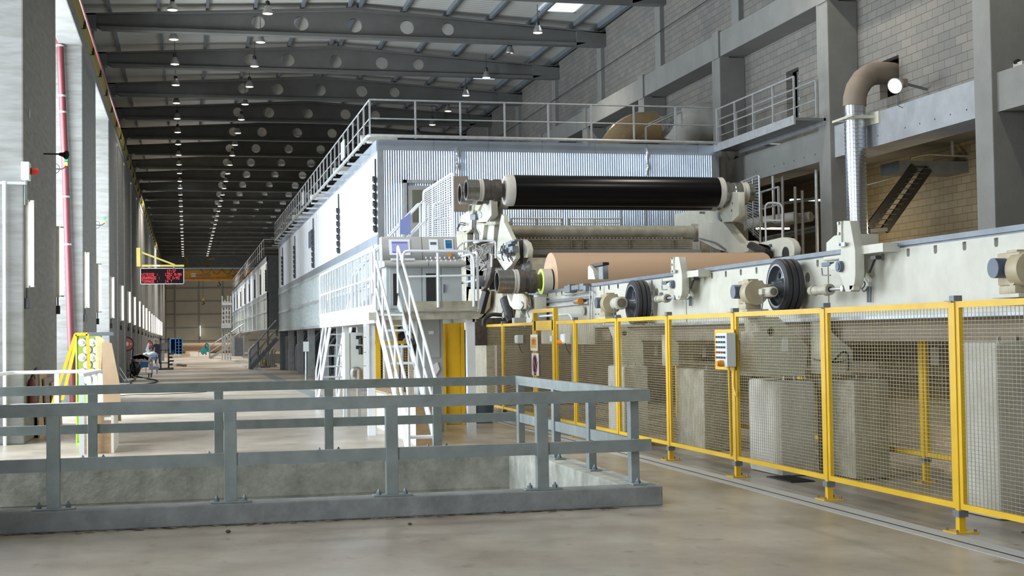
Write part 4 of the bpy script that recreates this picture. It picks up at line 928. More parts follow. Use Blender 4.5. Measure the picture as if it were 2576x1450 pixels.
# ================================================================ ROLLS
def roll(name, label, Y, zc_, prof, mats, cat='roll', group=None, ref=480):
    """prof: list of (part name, material, [(px, radius m), ...])"""
    xs = lambda px: P(px, ref, 'y', Y).x
    t = thing(name, label, cat, (xs(prof[0][2][0][0]), Y, zc_))
    if group: t['group'] = group
    for nm_, mt, pts in prof:
        obj(nm_, MB().lathe((0, Y, zc_), (1, 0, 0), [(xs(a), r) for a, r in pts], 48), mt, t, True)
    return t
z1 = P(1280, 479.5, 'y', 31).z; k = .00905
def spool(Y, z, lab, ref, dx=0):
    X = lambda px: px+dx
    return roll('spool_roll', lab, Y, z, [
        ('open_tube', 'chrome', [(X(1176), .19), (X(1172), .19), (X(1172), .24), (X(1204), .24)]),
        ('tube_bore', 'hole', [(X(1200), .001), (X(1200), .18), (X(1176), .19)]),
        ('guide_ring', 'insul', [(X(1203), .2), (X(1203), .25), (X(1206), .25), (X(1207), .235), (X(1209), .235), (X(1210), .255), (X(1214), .255), (X(1214), .2)]),
        ('bearing_housing', 'darkw', [(X(1213), .2), (X(1213), .255), (X(1229), .255), (X(1230), .23), (X(1240), .23), (X(1241), .255), (X(1258), .25), (X(1259), .16), (X(1271), .155)]),
        ('end_cap', 'insul', [(X(1268), .15), (X(1269), .33), (X(1276), .36), (X(1290), .362)]),
        ('roll_cover', 'black', [(X(1289), .30), (X(1290), .358), (X(1801), .358), (X(1802), .3)]),
        ('end_cap', 'insul', [(X(1800), .355), (X(1814), .36), (X(1817), .33), (X(1818), .2)]),
        ('bearing_housing', 'chrome', [(X(1816), .2), (X(1816), .25), (X(1832), .25), (X(1834), .23), (X(1842), .22), (X(1844), .24), (X(1862), .24)]),
        ('guide_ring', 'insul', [(X(1861), .25), (X(1866), .25), (X(1867), .235), (X(1870), .235), (X(1871), .25), (X(1877), .25), (X(1878), .2)]),
        ('shaft_end', 'chrome', [(X(1876), .21), (X(1892), .21), (X(1893), .19), (X(1893), .001)])], None, ref=ref)
spool(31.0, z1, 'large glossy black roll with cream end caps lying high in the stand', 480)
spool(31.85, z1, 'second black roll lying right behind the large glossy black one', 485, -16)
zp = P(1310, 709, 'y', 28).z
roll('paper_roll', 'big roll of brown kraft paper resting on the cream rail beams', 28, zp, [
    ('open_tube', 'chrome', [(1254, .19), (1250, .19), (1250, .24), (1290, .245)]),
    ('tube_bore', 'hole', [(1284, .001), (1284, .18), (1254, .19)]),
    ('guide_ring', 'insul', [(1289, .2), (1289, .252), (1293, .252), (1294, .235), (1296, .235), (1297, .255), (1301, .255), (1301, .2)]),
    ('bearing_housing', 'darkw', [(1300, .2), (1300, .25), (1316, .25), (1318, .215), (1327, .215), (1329, .245), (1345, .245), (1348, .15)]),
    ('shaft_neck', 'olive', [(1346, .155), (1362, .15)]),
    ('end_disc', 'insul', [(1361, .15), (1361, .262), (1384, .266)]),
    ('lime_face', 'lime', [(1359.5, .2), (1359.5, .262), (1361, .266)]),  # disc face glows by its colour, it is no lamp
    ('core', 'black', [(1383, .20), (1384, .262), (1394, .262)]),
    ('paper', 'kraft', [(1388, .24), (1386, .32), (1384, .45), (1384, .585), (1385, .60), (1918, .60), (1922, .585), (1922, .2)])], None, ref=709)
zr = P(1326, 690, 'y', 30.4).z
roll('reel_drum', 'grey reel drum behind the left end of the brown paper roll', 30.4, zr, [
    ('end_disc', 'steel', [(1316, .001), (1316, .22), (1326, .27), (1332, .28)]), ('shell', 'creamd', [(1330, .29), (1331, .36), (1334, .37), (1900, .37)])], None, ref=690)
# crosswise beam and rear structure
zb_ = P(1400, 585, 'y', 33.4).z
roll('cross_tube', 'thick dusty beige tube with a bolted flange across the machine below the black rolls', 33.4, zb_, [
    ('tube', 'creamd', [(1268, .175), (1743, .175)]), ('flange', 'shade', [(1742, .1), (1742, .23), (1752, .23), (1754, .23), (1755, .05)])], None, cat='beam', ref=585)
t = thing('coater_beam', 'beige ribbed crosswise machine beam with dark brackets above the paper roll', 'machine beam', P(1330, 640, 'y', 33))
def ybox(m_, a, b, Y, th=.1): 
    u, v = P(*a, 'y', Y), P(*b, 'y', Y); m_.box((u.x, Y, v.z), (v.x, Y+th, u.z)); return m_
obj('panel', ybox(MB(), (1262, 602), (1742, 628), 33), 'creamd', t)
r_ = MB()
for q in (603, 609, 613, 618, 623): ybox(r_, (1320, q), (1738, q+1.6), 32.95, .06)
obj('rib', r_, 'tan', t)
r_ = MB()
for q in (1437, 1467, 1583, 1692): ybox(r_, (q, 604), (q+3, 627), 32.9, .1)
obj('bracket', r_, 'dust_shade', t)
obj('doctor_blade', ybox(MB(), (1327, 628), (1765, 640), 32.6, .3), 'grey', t)
r_ = MB()
for q in range(1290, 1720, 9): ybox(r_, (q, 597.5), (q+4, 601), 33, .04)
obj('drip_edge', r_, 'galvl', t)['kind'] = 'stuff'
t = thing('rear_machine', 'dim beige machine body behind the paper roll', 'machine body', (9.6, 33.6, 0))
obj('body', MB().box((7.2, 33.6, .0), (12.6, 36, P(1400, 628, 'y', 33.6).z)), 'creamd', t)
obj('recess_shade', MB().box((7.4, 33.3, 0), (12.4, 33.6, 2.9)), 'dust_shade', t)  # brown block paints the darkness below the coater beam
pipe_rail('gantry_guardrail', 'low grey pipe guardrail in front of the corrugated wall, under the black rolls', [P(1287, 590, 'y', 35), P(1415, 590, 'y', 35)], .9, .42, .02, (.3,))
pipe_rail('gantry_guardrail', 'second low grey pipe guardrail right of the first one under the black rolls', [P(1432, 590, 'y', 35), P(1562, 590, 'y', 35)], .9, .42, .02, (.3,))
t = thing('gantry_screen', 'grey wire mesh screen in front of the corrugated wall, right end', 'screen', P(1562, 595, 'y', 35.5))
fr = MB()
for q in (1562, 1624, 1690): ybox(fr, (q, 520), (q+3, 600), 35.5, .04)
obj('frame', fr, 'galvl', t)
mm = MB()
for q in range(1566, 1690, 7): ybox(mm, (q, 520), (q+1, 600), 35.5, .01)
for q in range(522, 600, 6): ybox(mm, (1563, q), (1691, q+.8), 35.5, .01)
obj('wire_mesh', mm, 'galv', t)['kind'] = 'stuff'
# ================================================================ LEFT STAND
XS = 6.95
t = thing('roll_stand', 'cream cast stand with saddle fingers carrying the left ends of the black rolls', 'stand', (XS, 31, 0))
def px_plate(nm_, pts, X, th, mt, par, bev=.006, holes=()):
    return obj(nm_, MB().plate(polyx(pts, X), 'x', X, X+th, holes, bev=bev), mt, par)
px_plate('stop_finger', [(1220, 481), (1234, 481), (1236, 541), (1222, 562), (1196, 560), (1199, 528), (1213, 505)], XS-.04, .16, 'cream', t)
px_plate('saddle', [(1186, 506), (1196, 514), (1203, 512), (1214, 504), (1210, 512), (1202, 530), (1196, 530)], XS-.1, .1, 'cream', t)
px_plate('saddle', [(1172, 514), (1182, 520), (1190, 518), (1188, 538), (1180, 540)], XS-.15, .1, 'cream', t)
px_plate('stand_head', [(1158, 545), (1178, 532), (1195, 526), (1232, 520), (1232, 560), (1205, 562), (1186, 576), (1157, 585)], XS, .3, 'cream', t)
px_plate('head_flange', [(1150, 583), (1170, 585), (1196, 560), (1246, 558), (1246, 565), (1196, 567), (1170, 592), (1150, 590)], XS-.04, .4, 'creamd', t)
px_plate('column', [(1193, 566), (1218, 566), (1212, 612), (1190, 612)], XS-.05, .2, 'cream', t)
px_plate('column', [(1222, 566), (1243, 566), (1241, 612), (1226, 612)], XS+.05, .2, 'cream', t)
px_plate('column', [(1147, 590), (1175, 590), (1175, 640), (1147, 640)], XS-.1, .3, 'creamd', t)
px_plate('lower_body', [(1147, 612), (1262, 605), (1262, 830), (1147, 830)], XS+.25, .3, 'creamd', t)
px_plate('junction_box', [(1183, 540), (1195, 540), (1195, 553), (1183, 553)], XS-.12, .1, 'steel', t)
px_plate('pivot_disc', [(1206+5*math.cos(a), 541+8*math.sin(a)) for a in [PI*k/8 for k in range(16)]], XS-.06, .06, 'galvl', t)
hp = MB()
for dx in (0, 4, 8): hp.tube([P(1189+dx, 553, 'x', XS-.1), P(1188+dx, 575, 'x', XS-.1), P(1196+dx, 590, 'x', XS-.1), P(1195+dx, 606, 'x', XS-.1)], .015, 6, bend=.1)
obj('hydraulic_hose', hp, 'dark', t)['kind'] = 'stuff'; hp = MB()
for dx in (0, 5): hp.tube([P(1170, 562+dx, 'x', XS-.1), P(1158, 560+dx, 'x', XS-.1), P(1150, 575+dx, 'x', XS-.1)], .014, 6, bend=.1)
obj('short_hose', hp, 'dark', t)
t = thing('support_leg', 'brown steel block behind the open tube ends of the black rolls', 'machine part', P(1155, 530, 'x', 6.9))
obj('block', MB().box(P(1143, 530, 'y', 33.2), P(1170, 448, 'y', 33.6)), 'dust_shade', t); bpy.data.objects[t.name].name = 'brown_steel_block'
# primary arm
XA = 7.0
t = thing('primary_arm', 'cream swing arm with rounded head and dark valve boxes left of the paper roll', 'machine arm', P(1280, 640, 'x', XA))
px_plate('upper_lever', [(1262, 540), (1268, 545), (1267, 558), (1290, 606), (1292, 640), (1249, 640), (1252, 600), (1258, 556)], XA-.05, .1, 'cream', t)
px_plate('rounded_head', [(1292, 606), (1312, 603), (1323, 612), (1328, 628), (1326, 648), (1318, 648), (1316, 640), (1308, 634), (1294, 640)], XA+.1, .12, 'cream', t, holes=())
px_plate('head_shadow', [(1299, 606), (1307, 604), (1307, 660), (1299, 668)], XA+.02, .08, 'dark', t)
px_plate('arm_plate', [(1252, 626), (1294, 606), (1297, 648), (1286, 666), (1270, 682), (1256, 660), (1248, 645)], XA-.1, .1, 'cream', t)
vb = MB()
for a, b, w_, h_ in ((1274, 622, 8, 8), (1283, 612, 7, 6), (1288, 628, 5, 9), (1262, 634, 6, 5), (1278, 640, 5, 6), (1292, 606, 6, 4)):
    u, v = P(a-w_, b+h_, 'x', XA-.22), P(a+w_, b-h_, 'x', XA-.22); vb.box((XA-.26, v.y, u.z), (XA-.12, u.y, v.z), .01)
obj('valve_box', vb, 'steel', t)
hp = MB()
for i in range(9):
    a = 1262+random.random()*28; b = 606+random.random()*30
    hp.tube([P(a, b, 'x', XA-.28), P(a-6+random.random()*6, b+14, 'x', XA-.3), P(a+4, b+24, 'x', XA-.25)], .012, 6, bend=.08)
obj('hose', hp, 'dark', t)['kind'] = 'stuff'
# dark mechanism cluster
t = thing('reel_drive', 'dark tangled drive with levers, hoses and black gear left of the paper roll', 'machine drive', P(1210, 700, 'x', 6.6))
g = MB()
for a, b, w_, h_, X in ((1212, 628, 30, 20, 7.05), (1205, 650, 18, 14, 6.9), (1226, 640, 14, 22, 6.95), (1190, 668, 20, 10, 6.95), (1222, 668, 14, 12, 6.85), (1200, 612, 14, 6, 6.8)):
    u, v = P(a-w_, b+h_, 'x', X), P(a+w_, b-h_, 'x', X); g.box((X, v.y, u.z), (X+.2, u.y, v.z), .02)
obj('gear_housing', g, 'darkw', t)
g = MB()
for i in range(26):
    a = 1160+random.random()*80; b = 612+random.random()*50; X = 6.6+random.random()*.3
    g.tube([P(a, b, 'x', X), P(a+random.uniform(-14, 14), b+random.uniform(4, 18), 'x', X), P(a+random.uniform(-20, 20), b+random.uniform(10, 34), 'x', X)], .012+.012*random.random(), 6, bend=.1)
obj('hose', g, 'shade', t)['kind'] = 'stuff'
obj('guard_frame', MB().tube([P(1166, 650, 'x', 6.6), P(1167, 610, 'x', 6.6), P(1180, 606, 'x', 6.6), P(1243, 606, 'x', 6.6), P(1247, 612, 'x', 6.6), P(1247, 650, 'x', 6.6)], .022, 8, bend=.08), 'galvl', t, True)
cg = P(1237, 706, 'x', 6.8)
gr = MB().lathe(cg, (1, 0, 0), [(-.04, .02), (-.04, .2), (.10, .2), (.10, .02)], 40)
for i in range(30):
    a = 2*PI*i/30; u = V3(0, math.cos(a), math.sin(a)); gr.bar(cg+u*.2+V3(-.04, 0, 0), cg+u*.2+V3(.1, 0, 0), .025, .025)
obj('gear', gr, 'dark', t)
px_plate('lever', [(1218, 676), (1236, 673), (1232, 700), (1222, 722), (1210, 732), (1212, 705)], 6.62, .1, 'darkw', t)
obj('lever_rod', MB().tube([P(1220, 705, 'x', 6.55), P(1226, 677, 'x', 6.55), P(1213, 681, 'x', 6.55)], .015, 8), 'insul', t)
c_ = P(1202, 708, 'x', 6.5); obj('cylinder', MB().cyl(c_+V3(-.25, 0, 0), c_+V3(.25, 0, 0), .13, n=24), 'steel', t, True)
obj('lower_casting', MB().plate(polyx([(1180, 728), (1216, 728), (1212, 775), (1190, 800), (1172, 800)], 6.9), 'x', 6.9, 7.1), 'tan', t)
px_plate('black_belt', [(1214, 728), (1222, 735), (1208, 790), (1200, 780)], 6.7, .1, 'rubber', t)
# fork arm under the spool
t = thing('secondary_arm', 'cream forked arm cradling the spool end of the paper roll', 'machine arm', P(1300, 760, 'x', 6.85))
px_plate('fork', [(1290, 717), (1298, 716), (1308, 730), (1319, 752), (1321, 775), (1306, 779), (1291, 778), (1282, 768), (1276, 748), (1276, 742), (1287, 762), (1292, 740)], 6.82, .14, 'cream', t)
px_plate('fork_edge', [(1298, 716), (1302, 716), (1323, 750), (1323, 776), (1319, 776), (1318, 752)], 6.8, .04, 'tan', t)
px_plate('post', [(1254, 740), (1264, 740), (1268, 815), (1256, 830)], 6.9, .2, 'creamd', t)
px_plate('post', [(1322, 750), (1345, 748), (1346, 815), (1322, 818)], 7.0, .25, 'cream', t)
px_plate('clamp', [(1298, 780), (1310, 780), (1306, 812), (1292, 815)], 6.9, .15, 'creamd', t)
q0, q1_ = P(1272, 755, 'x', 6.85), P(1285, 812, 'x', 6.85)
obj('black_bellows', MB().tube([q0, (q0+q1_)/2, q1_], lambda u: .13-.05*u, 14), 'rubber', t, True)
hp = MB()
for a, b in ((1262, 772), (1312, 760), (1318, 792), (1328, 766)):
    hp.tube([P(a, b, 'x', 6.8), P(a+6, b+8, 'x', 6.8), P(a-2, b+20, 'x', 6.8), P(a+3, b+32, 'x', 6.8)], .013, 6, bend=.08)
obj('hose', hp, 'steel', t)
obj('terminal_box', MB().box(P(1294, 818, 'y', 27.5), P(1318, 800, 'y', 27.7)), 'grey', t)
t = thing('floor_hose', 'thick black hose arching over dark machine blocks behind the far fence panels', 'hose', P(1215, 820, 'x', 7))
obj('hose', MB().tube([P(1217, 820, 'y', 29.5), P(1217, 803, 'y', 29.5), P(1235, 791, 'y', 29.5), P(1262, 793, 'y', 29.5)], .045, 10, bend=.25), 'rubber', t, True)
obj('dark_block', MB().box(P(1190, 870, 'y', 30), P(1300, 800, 'y', 30.5)), 'darkw', t)
# ================================================================ RIGHT STAND
XB = 12.7
t = thing('roll_stand', 'cream cast stand with saddle finger carrying the right ends of the black rolls', 'stand', (XB, 31, 0))
px_plate('stand_head', [(1697, 540), (1725, 533), (1762, 520), (1815, 512), (1850, 520), (1850, 556), (1811, 560), (1803, 566), (1697, 570)], XB, .3, 'cream', t, holes=())
px_plate('stop_finger', [(1824, 512), (1836, 492), (1841, 484), (1857, 484), (1858, 541), (1842, 557), (1818, 559), (1812, 556)], XB-.12, .16, 'cream', t)
px_plate('diagonal_leg', [(1757, 562), (1800, 562), (1803, 545), (1808, 542), (1812, 552), (1866, 620), (1874, 618), (1877, 607), (1884, 609), (1882, 632), (1850, 640), (1800, 625), (1757, 603)], XB-.1, .25, 'cream', t)
px_plate('base', [(1700, 568), (1760, 568), (1760, 660), (1700, 660)], XB+.3, .3, 'creamd', t)
for a, b, r_ in ((1786, 527, 4), (1821, 519, 5), (1760, 535, 3), (1842, 512, 3), (1840, 530, 3)):
    c_ = P(a, b, 'x', XB-.13); obj('bolt_hole', MB().cyl(c_, c_+V3(.14, 0, 0), .02*r_*.5, n=12), 'steel', t)
obj('conduit', MB().tube([P(1760, 600, 'x', XB-.14), P(1800, 612, 'x', XB-.14), P(1825, 630, 'x', XB-.14)], .02, 6).tube([P(1808, 535, 'x', XB-.14), P(1809, 550, 'x', XB-.14), P(1815, 556, 'x', XB-.14)], .03, 6, bend=.1), 'steel', t)
t = thing('bearing_arm', 'rounded cream arm head with dark cylinder beyond the right end of the paper roll', 'machine arm', P(1960, 630, 'x', 12.4))
px_plate('rounded_plate', [(1908, 612), (1934, 606), (1937, 605), (1968, 598), (1982, 601), (1992, 610), (1998, 624), (1997, 642), (1980, 645), (1966, 645), (1940, 648), (1938, 618)], 12.4, .15, 'cream', t)
c_ = P(1975, 640, 'x', 12.38); obj('bore', MB().cyl(c_, c_+V3(.05, 0, 0), .16, n=20), 'dark', t)
c_ = P(1939, 618, 'x', 12.38); obj('pin', MB().cyl(c_+V3(-.03, 0, 0), c_, .035, n=14), 'gauge', t)
obj('hydraulic_cylinder', MB().cyl(P(1890, 618, 'x', 12.3), P(1936, 640, 'x', 12.3), .09, n=16).cyl(P(1884, 620, 'x', 12.3), P(1930, 630, 'x', 12.2), .05, n=12), 'dark', t, True)
# mesh guards
def guard(label, pts, X, nx, nz, mt='white'):
    q = [P(a, b, 'x', X) for a, b in pts]   # order: far top, near top, near bottom, far bottom
    t = thing('mesh_guard', label, 'guard', q[3])
    obj('frame', MB().tube([q[3], q[0], q[1], q[2]], .024, 8, bend=.12), mt, t, True)
    m_ = MB()
    for i in range(1, nz): u = i/nz; m_.bar(q[0].lerp(q[3], u), q[1].lerp(q[2], u), .012)
    for i in range(1, nx): u = i/nx; m_.bar(q[0].lerp(q[1], u), q[3].lerp(q[2], u), .006)
    obj('grille', m_, mt, t)['kind'] = 'stuff'; 
    mid = MB()
    for u in (.33, .66): mid.tube([q[0].lerp(q[1], u), q[3].lerp(q[2], u)], .014, 6)
    obj('upright', mid, mt, t)
    return t
guard('white slatted mesh guard standing left of the tube ends of the black rolls', ((1065, 482), (1139, 435), (1141, 600), (1065, 600)), 5.75, 20, 26)
guard('grey mesh guard behind the right end of the black rolls', ((1860, 460), (1910, 440), (1913, 610), (1862, 560)), 14.4, 16, 22, 'galvl')
def urail(label, pts, Y, X=None):
    q = [P(a, b, 'y', Y) for a, b in pts]; t = thing('hoop_rail', label, 'guardrail', q[0])
    obj('hoop', MB().tube(q, .024, 8, bend=.16), 'white', t, True)
    zz = (q[1].z*.55+q[0].z*.45); obj('cross_rail', MB().tube([(q[1].x, Y, zz), (q[2].x, Y, zz)], .02, 8), 'white', t, True); return t
urail('white hooped pipe rail in front of the slatted mesh guard above the console', ((1089, 600), (1089, 510), (1136, 510), (1136, 600)), 31)
urail('narrow white hooped rail at the top of the sloping handrails', ((1064, 600), (1064, 512), (1078, 512), (1078, 600)), 31.5)
urail('steel hooped pipe rail on the far gantry beyond the black roll, right side', ((1927, 610), (1924, 510), (1968, 512), (1968, 606)), 31)
pipe_rail('gantry_guardrail', 'grey pipe rails of the far gantry behind the right mesh guard', [P(1835, 590, 'x', 14.6), P(1960, 560, 'x', 14.6)], 1.2, .9, .025, (.45,))
# ================================================================ RIGHT WALL FITTINGS
t = thing('ventilation_duct', 'silver spiral ventilation duct rising to a dusty elbow that enters the block wall', 'duct', (15.1, 29.5, 2))
c0 = P(2154, 450, 'y', 29.3); dr = .235
sp_ = MB(); prof = []; z = 2.0
while z < 7.0:
    prof += [(z, dr), (z+.045, dr), (z+.05, dr+.012), (z+.065, dr+.012), (z+.07, dr)]; z += .09
obj('spiral_pipe', MB().lathe((c0.x, 29.3, 0), (0, 0, 1), prof, 40), 'duct', t, True)
obj('elbow', MB().tube([(c0.x, 29.3, 6.9), (c0.x+.01, 29.3, 7.1), (c0.x+.09, 29.33, 7.32), (c0.x+.26, 29.37, 7.54), (c0.x+.5, 29.45, 7.69), (c0.x+.8, 29.52, 7.74), (16.5, 29.6, 7.74)], dr+.03, 24), 'dust_shade', t, True)
obj('lower_sleeve', MB().cyl((c0.x, 29.3, 6.75), (c0.x, 29.3, 7.12), dr+.012, n=32), 'duct', t, True)
zb2 = P(2154, 300, 'y', 29.3).z
obj('support_bracket', MB().bar((c0.x-.35, 29.05, zb2), (15.45, 29.0, zb2+.02), .06, .07).bar((c0.x-.3, 29.55, zb2), (15.45, 29.6, zb2), .06, .07).bar((c0.x-.34, 28.7, zb2), (c0.x-.3, 29.8, zb2), .05, .05).box((15.38, 28.8, zb2-.15), (15.44, 29.8, zb2+.12)), 'cream', t)
obj('label_plate', MB().box((c0.x-.10, 29.04, 3.2), (c0.x+.10, 29.06, 3.24)), 'insul', t)
c_ = P(2252, 216, 'y', 27.6); dirn = V3(-.78, -.5, -.34).normalized()
t = thing('floodlight', 'round lit floodlight on the block wall beside the duct elbow', 'floodlight', c_)
obj('reflector', MB().lathe(c_, dirn, [(-.26, .05), (-.24, .1), (-.1, .15), (0, .175), (.015, .175), (.015, .16)], 32), 'shade', t, True)
obj('lens', MB().cyl(c_+dirn*.0, c_+dirn*.012, .16, n=32), 'flood', t)
obj('gear_box', MB().box(c_-dirn*.3+V3(-.08, -.08, -.1), c_-dirn*.3+V3(.12, .1, .08), .02), 'dust_shade', t)
obj('wall_arm', MB().bar(c_-dirn*.3, (16.08, c_.y+.3, c_.z), .05).tube([c_-dirn*.25, c_+V3(.05, .1, -.4), (16.05, c_.y+.4, c_.z-.6)], .01, 6, bend=.15), 'steel', t)
# box on the near right column
a, b = P(2563, 155, 'y', 23.9), P(2576, 270, 'y', 23.9)
t = thing('wall_box', 'pale box fixed on the concrete column at the upper right edge', 'box', (a.x, 24.0, b.z))
obj('housing', MB().box((a.x, 23.8, b.z), (a.x+.5, 24.1, a.z), .01), 'ped', t)
c_ = P(2555, 157, 'y', 24.05); obj('knob', MB().cyl(c_, c_+V3(0, -.1, 0), .05, n=16), 'dark', t)
for i, (px, py, Y, w_) in enumerate(((1853, 398, 38.1, 'column behind the right end of the hood'), (2020, 395, 31.05, 'lintel'))):
    if i: continue
    c_ = P(px, py, 'y', Y); tag(obj('conduit_socket', MB().cyl(c_+V3(0, .1, 0), c_+V3(0, -.03, 0), .06, n=16), 'dark'), 'round dark hole cover on the concrete '+w_, 'cover')
# suspended steel stair inside the opening
t = thing('service_stair', 'dark steel stair hanging inside the lit opening behind the duct', 'stair', P(2240, 570, 'y', 33))
m_ = MB().bar(P(2300, 420, 'y', 33), P(2185, 575, 'y', 33), .1, .22).bar(P(2335, 425, 'y', 33), P(2225, 580, 'y', 33), .1, .22)
obj('stringer', m_, 'dark', t)
m_ = MB()
for i in range(12): m_.box(P(2300-9.5*i, 422+12.8*i, 'y', 33)+V3(0, -.1, -.02), P(2335-9.5*i, 427+12.8*i, 'y', 33)+V3(0, .1, .02))
obj('tread', m_, 'grat', t)['kind'] = 'stuff'
obj('landing', MB().box(P(2262, 432, 'y', 33), P(2390, 418, 'y', 34)), 'steel', t); obj('bottom_bar', MB().bar(P(2185, 582, 'y', 33), P(2228, 578, 'y', 33), .2, .1), 'steel', t)
obj('handrail', MB().tube([P(2180, 465, 'y', 33), P(2250, 446, 'y', 33)], .03).tube([P(2290, 398, 'y', 33), P(2330, 388, 'y', 33), P(2455, 394, 'y', 33)], .035, bend=.2).tube([P(2395, 350, 'y', 33), P(2396, 390, 'y', 33)], .05), 'galvl', t, True)
t = thing('wall_pipes', 'dim pipes and hangers inside the dark opening below the lintel', 'pipework', P(1990, 560, 'y', 36))
m_ = MB()
for a, b, c_, d in ((2000, 470, 2003, 640), (2018, 480, 2020, 640), (1945, 440, 1947, 560), (1968, 440, 1970, 620)):
    m_.tube([P(a, b, 'y', 35), P(c_, d, 'y', 35)], .045, 8)
obj('vertical_pipe', m_, 'shade', t, True)
m_ = MB()
for a, b, c_, d in ((1915, 520, 2050, 500), (1915, 565, 2052, 545), (1920, 600, 2052, 572), (1920, 606, 2052, 580)):
    m_.tube([P(a, b, 'y', 36), P(c_, d, 'y', 36)], .04, 8)
obj('horizontal_pipe', m_, 'galv', t, True)
m_ = MB()
for a, b in ((2002, 545), (2041, 545)):
    c_ = P(a, b, 'y', 35.5); m_.cyl(c_, c_+V3(-.9, 1.2, -.1), .14, n=16)
obj('capped_tube', m_, 'insul', t, True)
obj('blue_beam', MB().box(P(1960, 568, 'y', 36.5), P(2050, 556, 'y', 36.7)), 'dark', t)
for i, (px, py) in enumerate(((1905, 577), (1990, 505))):
    a = P(px, py, 'y', 37); tag(obj('strip_light', MB().box(a, a+V3(1.0, .1, .05)), 'tubeg'), ['short lit strip light low in the dark opening', 'lit strip light on the yellowish wall in the dark opening'][i], 'light')
tag(obj('wrapped_pipe', MB().tube([(16.5, 34.9, 7.1), (16.5, 34.9, 8.8)], .25, 14), 'foil'), 'blue foil wrapped pipe inside the narrow wall opening', 'pipe')
# ================================================================ CEILING LAMPS
def lamp(lab, c_, lit=True, grp='lit bell-shaped high-bay lamps in three ceiling rows'):
    t = thing('high_bay_lamp', lab, 'lamp', c_, grp)
    zr_ = zc(c_[0])-.2-c_[2]; c_ = Vector(c_)
    obj('shade', MB().lathe(c_, (0, 0, 1), [(.0, .175), (.03, .18), (.06, .172), (.16, .135), (.26, .085), (.29, .06), (.29, .001)], 24), 'shade', t, True)
    obj('ballast_housing', MB().lathe(c_, (0, 0, 1), [(.28, .06), (.3, .075), (.42, .075), (.45, .04), (.45, .001)], 16), 'dark', t, True)
    obj('bulb_glass', MB().lathe(c_, (0, 0, 1), [(-.02, .001), (-.015, .10), (.015, .165), (.02, .165)], 24), 'bulb' if lit else 'shade', t, True)
    obj('suspension_rod', MB().cyl(c_+V3(0, 0, .44), c_+V3(0, 0, zr_), .012, n=6), 'dark', t)
    return t
rows = [(P(434, 26, 'z', 12.8).x-.0, 'left', P(434.2, 25.8, 'z', 12.8).y, 4.72, 31), (P(640, 169, 'z', 12.8).x, 'middle', P(677, 35, 'z', 12.8).y, 4.70, 31), (12.62, 'right', P(1352, 83, 'z', 12.8).y, 4.50, 31)]
proto = None
for ri, (x, nm_, y0, st_, n_) in enumerate(rows):
    for i in range(n_):
        y = y0+st_*i
        lab = 'lit bell-shaped ceiling lamp, %s from the camera in the %s row' % ('nearest' if i == 0 else ORD[i] if i > 0 else '', nm_)
        if ri == 2 and i == 1:
            lamp('unlit grey bell-shaped ceiling lamp between two lit ones in the right row', (x, y, 12.85), False, None) if False else None
            t = thing('high_bay_lamp', 'unlit grey bell-shaped ceiling lamp between two lit ones in the right row', 'lamp', (x, y, 12.95))
            c_ = V3(x, y, 12.95)
            obj('shade', MB().lathe(c_, (0, 0, 1), [(.0, .165), (.03, .18), (.06, .172), (.16, .135), (.26, .085), (.29, .06)], 24), 'shade', t, True)
            obj('ballast_housing', MB().box(c_+V3(-.09, -.06, .28), c_+V3(.08, .06, .44)), 'dark', t)
            obj('suspension_rod', MB().cyl(c_+V3(0, 0, .44), c_+V3(0, 0, .95), .012, n=6), 'dark', t)
            continue
        if proto is None: proto = lamp(lab, (x, y, 12.8))
        else: dup(proto, (x, y, 12.8), lab)
# ================================================================ WALL TUBES ON THE LEFT
ft = [(65, 508, 700), (160, 588, 735), (219, 643, 764), (257, 678, 778), (285, 706, 792), (309, 725, 801), (327, 740, 807), (340, 753, 813), (352, 763, 818), (361, 771, 824), (369, 778, 829), (376, 784, 834), (382, 790, 837)]
proto = None; XT = -2.58
def snap(y):
    return min((min(max(y, p0+.12), p1-.12) for p0, p1 in PIERS), key=lambda q: abs(q-y))
yprev = None
for i, (px, ya, yb) in enumerate(ft):
    a = P(px, ya, 'x', XT); b = P(px, yb, 'x', XT)
    y = a.y; zc1 = (a.z+b.z)/2
    y = snap(y)
    lab = 'upright glowing fluorescent tube on the left piers, %s from the camera' % ORD[i]
    if proto is None:
        t = proto = thing('fluorescent_light', lab, 'light', (XT, y, zc1), 'upright fluorescent tubes on the left piers'); h_ = .72
        obj('tube', MB().box((XT-.045, y-.035, zc1-h_), (XT+.03, y+.035, zc1+h_), .015), 'tubeg', t)
        for zz_ in (zc1+h_, zc1-h_-.03): obj('end_cap', MB().box((XT-.03, y-.04, zz_), (XT+.04, y+.04, zz_+.03), .01), 'insul', t)
        obj('back_channel', MB().box((XT-.121, y-.018, zc1-h_-.04), (XT-.05, y+.03, zc1+h_+.04)), 'insul', t)
        obj('junction_box', MB().box((XT-.12, y-.05, zc1-h_-.4), (XT-.04, y+.05, zc1-h_-.22), .01).box((XT-.1, y-.01, zc1-h_-.3), (XT-.07, y+.01, zc1-h_)), 'dark', t)
    else: dup(proto, (XT, y, zc1), lab)
    ylast, zlast = y, zc1
for i in range(6):
    dup(proto, (XT, snap(ylast+7.4*(i+1)), zlast-.02*i), 'upright glowing fluorescent tube on the left piers, %s from the camera' % ORD[len(ft)+i])
c_ = P(504, 833, 'y', YE-.4)
dup(proto, (c_.x, c_.y, c_.z), 'single upright glowing tube on the central column of the far end wall', 'far wall tube')
